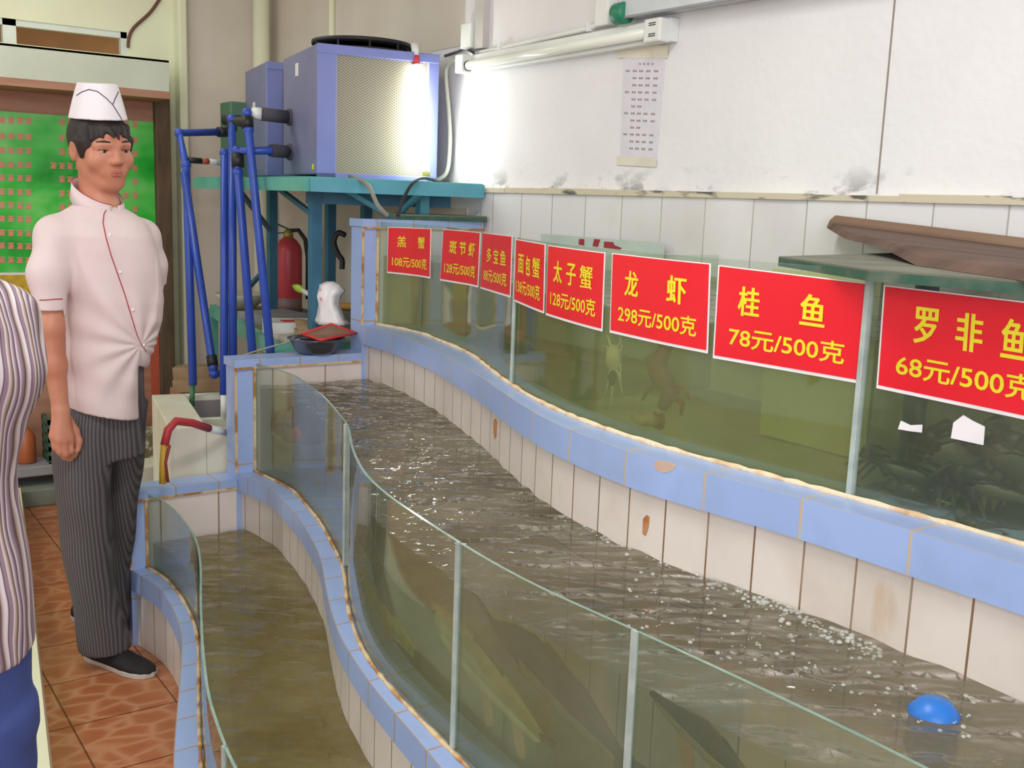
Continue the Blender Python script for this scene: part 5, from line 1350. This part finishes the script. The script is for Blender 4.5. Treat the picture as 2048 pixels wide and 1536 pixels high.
# paper hat
tl = lambda x, y, z: hl(x, y, z)
hat = Solid()
hz0, hz1 = .088, .190
def hatf(Pt):
    q = (Pt - HC) @ HM; z = q[..., 2] - q[..., 1] * .06; t = np.clip((z - hz0) / (hz1 - hz0), 0, 1)
    a = .079 - .022 * t - .006 * t * t; b = .094 - .024 * t; y = q[..., 1] + .012
    k0 = np.sqrt((q[..., 0] / a) ** 2 + (y / b) ** 2); k1 = np.sqrt((q[..., 0] / a ** 2) ** 2 + (y / b ** 2) ** 2)
    d = k0 * (k0 - 1) / np.maximum(k1, 1e-6); d = d + .0008 * np.sin(7 * np.arctan2(q[..., 0], y))
    return np.maximum(d, np.maximum(hz0 - z, z - hz1 + .10 * np.abs(q[..., 0]) * 0 ))
hat.add(hatf, HC - .2, HC + .25, .0)
paper_hat = grow(hat, 'paper_hat', mat('hat_paper', srgb(238, 234, 240), .7, col2=srgb(230, 226, 234), scale=3), HC - .14, HC + np.array([.16, .16, .24]), .003, cook)
def piped(solid, pts, r, material, name, parent, lift=.0006):
    out = []
    for i in range(len(pts) - 1):
        for j in range(6):
            t = j / 6; x = pts[i][0] * (1 - t) + pts[i + 1][0] * t; y = pts[i][1] * (1 - t) + pts[i + 1][1] * t
            w = march(solid, x, y)
            if w is not None: out.append(Vector(w) + Vector(S1.vd) * lift)
    w = march(solid, *pts[-1]); 
    if w is not None: out.append(Vector(w) + Vector(S1.vd) * lift)
    if len(out) > 2:
        mb = MB(); mb.tube(out, r, 6); return mb.build(name, material, parent)
hat_blue = mat('hat_trim', srgb(70, 66, 84), .6)
piped(hat, [(153, 191), (163, 184), (178, 179), (195, 183), (212, 196), (225, 209), (234, 223), (244, 239)], .0013, hat_blue, 'hat_trim', cook)
piped(hat, [(226, 208), (231, 196), (237, 183)], .0013, hat_blue, 'hat_trim', cook)

# jacket
shirt = Solid()
bp_ = P(283, 690, .1)
def folds(Pt):
    u = (Pt - bp_) @ S1.ud; z = Pt[..., 2] - bp_[2]; r = np.sqrt(u * u + z * z) + 1e-6; an = np.arctan2(z, -u)
    low = np.exp(-((r - .12) / .14) ** 2) * (u < .05)
    d = .0042 * np.sin(11 * an + 5 * r) * low
    d = d + .0035 * np.sin(34 * u + 9 * z + .6) * np.clip((z - .12) / .2, 0, 1)
    return d + .0018 * np.sin(60 * z + 25 * u) * np.clip(-z / .1, 0, 1)
shirt.stack([S1.row(*r) for r in [(398, 158, 232, .052, -.01), (412, 148, 240, .062, -.01), (428, 122, 268, .08, -.005), (446, 98, 290, .095, 0), (470, 92, 302, .11, .01), (500, 100, 312, .118, .01), (540, 112, 321, .124, .01), (600, 129, 328, .13, .01), (640, 129, 325, .13, .01), (690, 124, 311, .125, .01), (740, 126, 293, .12, .01), (790, 128, 283, .12, .01), (850, 130, 280, .12, .01)]], S1.ud, S1.vd, k=.02, warp=folds)
shirt.cone(P(190, 452, .0), P(112, 472, .05), .058, .056, k=.04)
shirt.cone(P(215, 452, -.02), P(282, 476, -.08), .058, .054, k=.04)
shirt.chain([P(114, 474, .055), P(96, 548, .10), P(101, 622, .12)], [.058, .053, .043], k=.03)
shirt.chain([P(282, 476, -.08), P(297, 530, -.10), P(304, 590, -.13)], [.054, .052, .046], k=.03)
zl, zr_, zf_, zc = P(130, 806)[2], P(277, 832)[2], P(290, 722)[2], P(100, 611)[2]
u0, u1 = (P(130, 806) - S1.C) @ S1.ud, (P(277, 832) - S1.C) @ S1.ud
ua = (P(129, 600) - S1.C) @ S1.ud
def hem(Pt):
    u = (Pt - S1.C) @ S1.ud; z = Pt[..., 2]; line = zl + (zr_ - zl) * (u - u0) / (u1 - u0)
    line = np.where(u > u1, zf_ - .02 * np.sin((u - u1) * 40), line)
    return line - z
shirt.add(hem, (0, 0, 0), (1, 1, 1), 0, 'i')
def cuff(Pt):
    u = (Pt - S1.C) @ S1.ud; v = (Pt - S1.C) @ S1.vd; z = Pt[..., 2]
    near = (u < ua - .0) & (z < zc + .03) & (z > zl + .05); far = (u > .08) & (v < -.095) & (z < P(306, 575)[2])
    return np.where(near, zc - z, np.where(far, .01, -1.0))
shirt.add(cuff, (0, 0, 0), (1, 1, 1), 0, 'i')
grow(shirt, 'jacket', cloth, (.45, 3.05, .80), (1.10, 3.60, 1.6), .0046, cook)
piped(shirt, [(214, 417), (208, 428), (206, 446), (212, 475), (222, 510), (236, 550), (250, 590), (262, 630), (274, 670), (283, 690), (292, 704)], .0017, piping, 'piping', cook)
piped(shirt, [(79, 600), (90, 600), (102, 599), (114, 598), (125, 598)], .0016, piping, 'piping', cook)
# stand collar, open at the front
cc = P(196, 400, -.012); tilt = .55
def ringpt(a, r1, r2, z): # a measured from the facing direction
    d = Fd * math.cos(a) * r1 + Ld * math.sin(a) * r2
    return Vector(cc + d + Zd * (z - tilt * (d @ Fd)))
mb = MB(); rings = []; topl = []
for i in range(41):
    a = R(10) + (2 * math.pi - R(20)) * i / 40
    rings.append([ringpt(a, .080, .078, -.024), ringpt(a, .074, .071, .026), ringpt(a, .070, .067, .026), ringpt(a, .074, .072, -.024)]); topl.append(ringpt(a, .0725, .0695, .0265))
mb.loft(rings, smooth=True); mb.build('collar', cloth, cook)
mb = MB(); mb.tube(topl, .0016, 6); mb.build('piping', piping, cook)
for (x, y) in ((283, 690), (262, 620), (237, 545), (216, 470)):
    w = march(shirt, x + 4, y); mb = MB(); mb.lathe([(.0, 0), (.005, 0), (.005, .002), (.0, .0025)], Vector(w), 12, axis=tuple(S1.vd), caps=False); mb.build('button', paper, cook)

# trousers
tr_ = Solid()
tr_.stack([S1.row(*r) for r in [(676, 155, 288, .09, .0), (770, 140, 288, .095, .0), (830, 122, 292, .10, -.01), (910, 106, 291, .104, -.02)]], S1.ud, S1.vd, k=.03)
wob = lambda Pt: .003 * np.sin(22 * Pt[..., 2] + 30 * (Pt @ S1.ud))
tr_.stack([S1.row(*r) for r in [(800, 138, 236, .078, .02), (840, 116, 234, .088, .025), (900, 104, 227, .094, .03), (1000, 110, 223, .088, .03), (1100, 124, 227, .082, .015), (1200, 142, 238, .078, -.01), (1296, 158, 264, .080, -.035)]], S1.ud, S1.vd, k=.02, warp=wob)
tr_.stack([S1.row(*r) for r in [(800, 196, 296, .095, -.06), (900, 200, 290, .09, -.09), (1000, 204, 278, .084, -.13), (1100, 210, 266, .078, -.17), (1200, 216, 261, .076, -.21), (1256, 218, 262, .076, -.23)]], S1.ud, S1.vd, k=.02, warp=wob)
grow(tr_, 'trousers', pin, (.45, 3.0, .02), (1.10, 3.75, 1.1), .006, cook)

# cloth shoes
shoe_b = mat('shoe_black', srgb(34, 30, 32), .8, col2=srgb(24, 22, 24), scale=20); shoe_w = mat('shoe_sole', srgb(196, 188, 182), .7)
def shoe(heel, toe):
    heel = Vector((heel[0], heel[1], 0)); toe = Vector((toe[0], toe[1], 0)); d = (toe - heel); L = d.length; d = d.normalized(); s = d.cross(Vector((0, 0, 1)))
    outl = [(0, .0), (.02, .026), (.10, .033), (.3, .034), (.5, .040), (.7, .048), (.85, .045), (.95, .030), (1, .0)]
    ring = [heel + d * L * t + s * w for t, w in outl] + [heel + d * L * t - s * w for t, w in outl[-2:0:-1]]
    mb = MB(); mb.hexa(ring, [p + Vector((0, 0, .017)) for p in ring]); mb.build('shoe_sole', shoe_w, cook, bevel=.003)
    rows = [(.01, .022, .055), (.08, .030, .072), (.2, .033, .078), (.35, .035, .080), (.5, .039, .066), (.65, .045, .050), (.8, .044, .042), (.92, .033, .034), (.985, .014, .026)]
    mb = MB(); mb.loft([[heel + d * L * t + s * (w * math.cos(a)) + Vector((0, 0, .016 + max(0, math.sin(a)) ** .8 * (h - .016))) for a in [2 * math.pi * q / 18 for q in range(18)]] for t, w, h in rows]); mb.build('shoe', shoe_b, cook)
shoe(atz(178, 1312, .005), atz(308, 1352, .005))
shoe((.79, 3.82), (.895, 3.59))

# ------------------------------------------------------------------ the bystander in stripes at the left edge
S2 = Stage(.205, 1.545); P2_ = S2.P
def stripes():
    k = N('striped_cloth'); b = k.n('BsdfPrincipled', i_Roughness=.75); k.l(b.outputs[0], k.out.inputs[0])
    tc = k.n('TexCoord'); vm = k.n('VectorMath', operation='DOT_PRODUCT'); k.l(tc.outputs['Object'], vm.inputs[0]); vm.inputs[1].default_value = (.97, .25, 0)
    nz = k.n('Math', operation='MULTIPLY_ADD'); k.l(k.noise(4.2, 3, stretch=(1, 1, .5)), nz.inputs[0]); nz.inputs[1].default_value = .13; k.l(vm.outputs['Value'], nz.inputs[2])
    md = k.n('Math', operation='FRACT'); sc = k.n('Math', operation='MULTIPLY'); k.l(nz.outputs[0], sc.inputs[0]); sc.inputs[1].default_value = 23.0; k.l(sc.outputs[0], md.inputs[0])
    W, M, D, Br = srgb(206, 196, 204), srgb(142, 118, 132), srgb(70, 56, 66), srgb(150, 124, 100)
    r = k.ramp(md.outputs[0], [(0, M), (.09, D), (.115, Br), (.22, W), (.30, W), (.33, D), (.37, M), (.47, M), (.50, W), (.60, Br), (.66, D), (.69, W), (.78, M), (.86, D), (.89, W), (.97, M)])
    k.l(r, b.inputs['Base Color']); return k.m
skin2 = skin
b2 = Solid(); hc2 = P2_(-215, 310, 0)
b2.ell(hc2 + np.array([0, 0, .02]), (.078, .095, .11)); b2.ell(hc2 + np.array([-.01, .03, -.05]), (.058, .068, .075), k=.03)
b2.cone(hc2 + np.array([-.01, .095, -.02]), hc2 + np.array([-.01, .098, -.04]), .012, .014, k=.015)
for s in (-1, 1): b2.ell(hc2 + np.array([s * .08, 0, -.015]), (.012, .02, .03), k=.008)
b2.cone(hc2 - np.array([0, .01, .06]), P2_(-225, 610, 0), .05, .052, k=.02)
b2.cone(P2_(-225, 610, 0), P2_(-225, 760, 0), .052, .085, k=.02)
b2.cone(P2_(-225, 760, 0), P2_(-225, 1150, 0), .085, .09, k=.03)
for x in (-355, -100):
    b2.cone(P2_(x, 1240, 0), P2_(x + 10, 1900, .02), .062, .055, k=.02)
    a = P2_(x + 10, 1900, .02); b2.cone(a, np.array([a[0], a[1], .09]), .055, .04, k=.03); b2.cone(np.array([a[0], a[1] - .02, .045]), np.array([a[0] - .02, a[1] + .15, .035]), .042, .034, k=.02)
for sx in (-1, 1):
    s0, e0, w0 = P2_(-225 + sx * 215, 660, 0), P2_(-225 + sx * 205, 835, -.01), P2_(-225 + sx * 70, 930, -.20)
    b2.cone(P2_(-225, 660, 0), s0, .06, .036, k=.03); b2.chain([s0, e0, w0], [.038, .034, .026], k=.02)
    dd = (w0 - e0) / np.linalg.norm(w0 - e0)
    b2.cone(w0, w0 + dd * .07, .026, .030, k=.015)
    for f in range(4):
        o = np.array([0, 0, (f - 1.5) * .017]); b2.chain([w0 + dd * .08 + o, w0 + dd * .125 + o, w0 + dd * .155 + o - np.array([0, 0, .012])], [.0095, .009, .007], k=.004)
    b2.chain([w0 + dd * .02 + np.array([0, 0, .02]), w0 + dd * .06 + np.array([0, -.02, .045]), w0 + dd * .09 + np.array([0, -.02, .05])], [.012, .011, .008], k=.006)
lo2 = P2_(-225, 900, 0) - np.array([.34, .32, 0]); hi2 = lo2 + np.array([.68, .72, 0])
by = grow(b2, 'person', [skin2], (lo2[0], lo2[1], .005), (hi2[0], hi2[1], 1.75), .0075, loc=tuple(S2.C))
tag(by, 'bystander in a brown and mauve striped top and blue trousers at the left edge', 'person')
top = Solid()
fold2 = lambda Pt: .004 * np.sin(70 * (Pt @ S2.ud) + 8 * Pt[..., 2]) + .003 * np.sin(31 * (Pt @ S2.ud) - 22 * Pt[..., 2])
CX = -225
ed = [(522, -120, .058), (540, -60, .07), (556, -4, .08), (575, 38, .09), (600, 62, .10), (650, 70, .115), (720, 66, .12), (800, 56, .12), (880, 44, .12), (950, 38, .118), (1000, 40, .118), (1100, 50, .125), (1200, 61, .13), (1330, 74, .135)]
top.stack([S2.row(y, 2 * CX - x, x, b) for y, x, b in ed], S2.ud, S2.vd, k=.02, warp=fold2)
for sx in (-1, 1):
    top.chain([P2_(CX + sx * 205, 650, 0), P2_(CX + sx * 226, 740, .02), P2_(CX + sx * 208, 840, .01)], [.050, .046, .038], k=.035)
z0_, z1_ = P2_(0, 1312)[2], P2_(72, 1268)[2]; ua0, ua1 = (P2_(0, 1312) - S2.C) @ S2.ud, (P2_(72, 1268) - S2.C) @ S2.ud
top.add(lambda Pt: np.maximum(z0_ - .02, z0_ + (z1_ - z0_) * (((Pt - S2.C) @ S2.ud) - ua0) / (ua1 - ua0)) - Pt[..., 2], (0, 0, 0), (1, 1, 1), 0, 'i')
grow(top, 'striped_top', stripes(), (lo2[0], lo2[1], .7), (hi2[0], hi2[1], 1.5), .0055, by)
blue_cl = mat('blue_cloth', srgb(62, 78, 142), .85, col2=srgb(54, 68, 128), scale=8)
t2_ = Solid()
t2_.stack([S2.row(y, 2 * CX - x, x, b) for y, x, b in [(1180, 40, .11), (1270, 66, .12), (1400, 66, .12), (1480, 72, .115)]], S2.ud, S2.vd, k=.03)
for x in (-1, 1):
    rowsl = [(1420, 0, 150), (1540, 0, 155), (1750, 8, 140), (2000, 16, 125)]
    t2_.stack([S2.row(y, *((CX + g, CX + g + w * 1.95) if x > 0 else (CX - g - w * 1.95, CX - g)), .105) for y, g, w in rowsl], S2.ud, S2.vd, k=.03)
    t2_.cone(P2_(CX + x * 150, 1950, 0), np.array([P2_(CX + x * 150, 1950, 0)[0], P2_(CX + x * 150, 1950, 0)[1], .12]), .085, .07, k=.03)
grow(t2_, 'trousers', blue_cl, (lo2[0], lo2[1], .10), (hi2[0], hi2[1], .95), .009, by)
hr2 = Solid(); hr2.ell(hc2 + np.array([0, -.012, .035]), (.088, .105, .112)); hr2.ell(hc2 + np.array([-.01, .09, -.03]), (.07, .07, .10), k=.01, op='s'); hr2.ell(hc2 + np.array([0, 0, -.12]), (.13, .15, .10), k=.01, op='s')
grow(hr2, 'hair', hairm, hc2 - .16, hc2 + .17, .007, by)
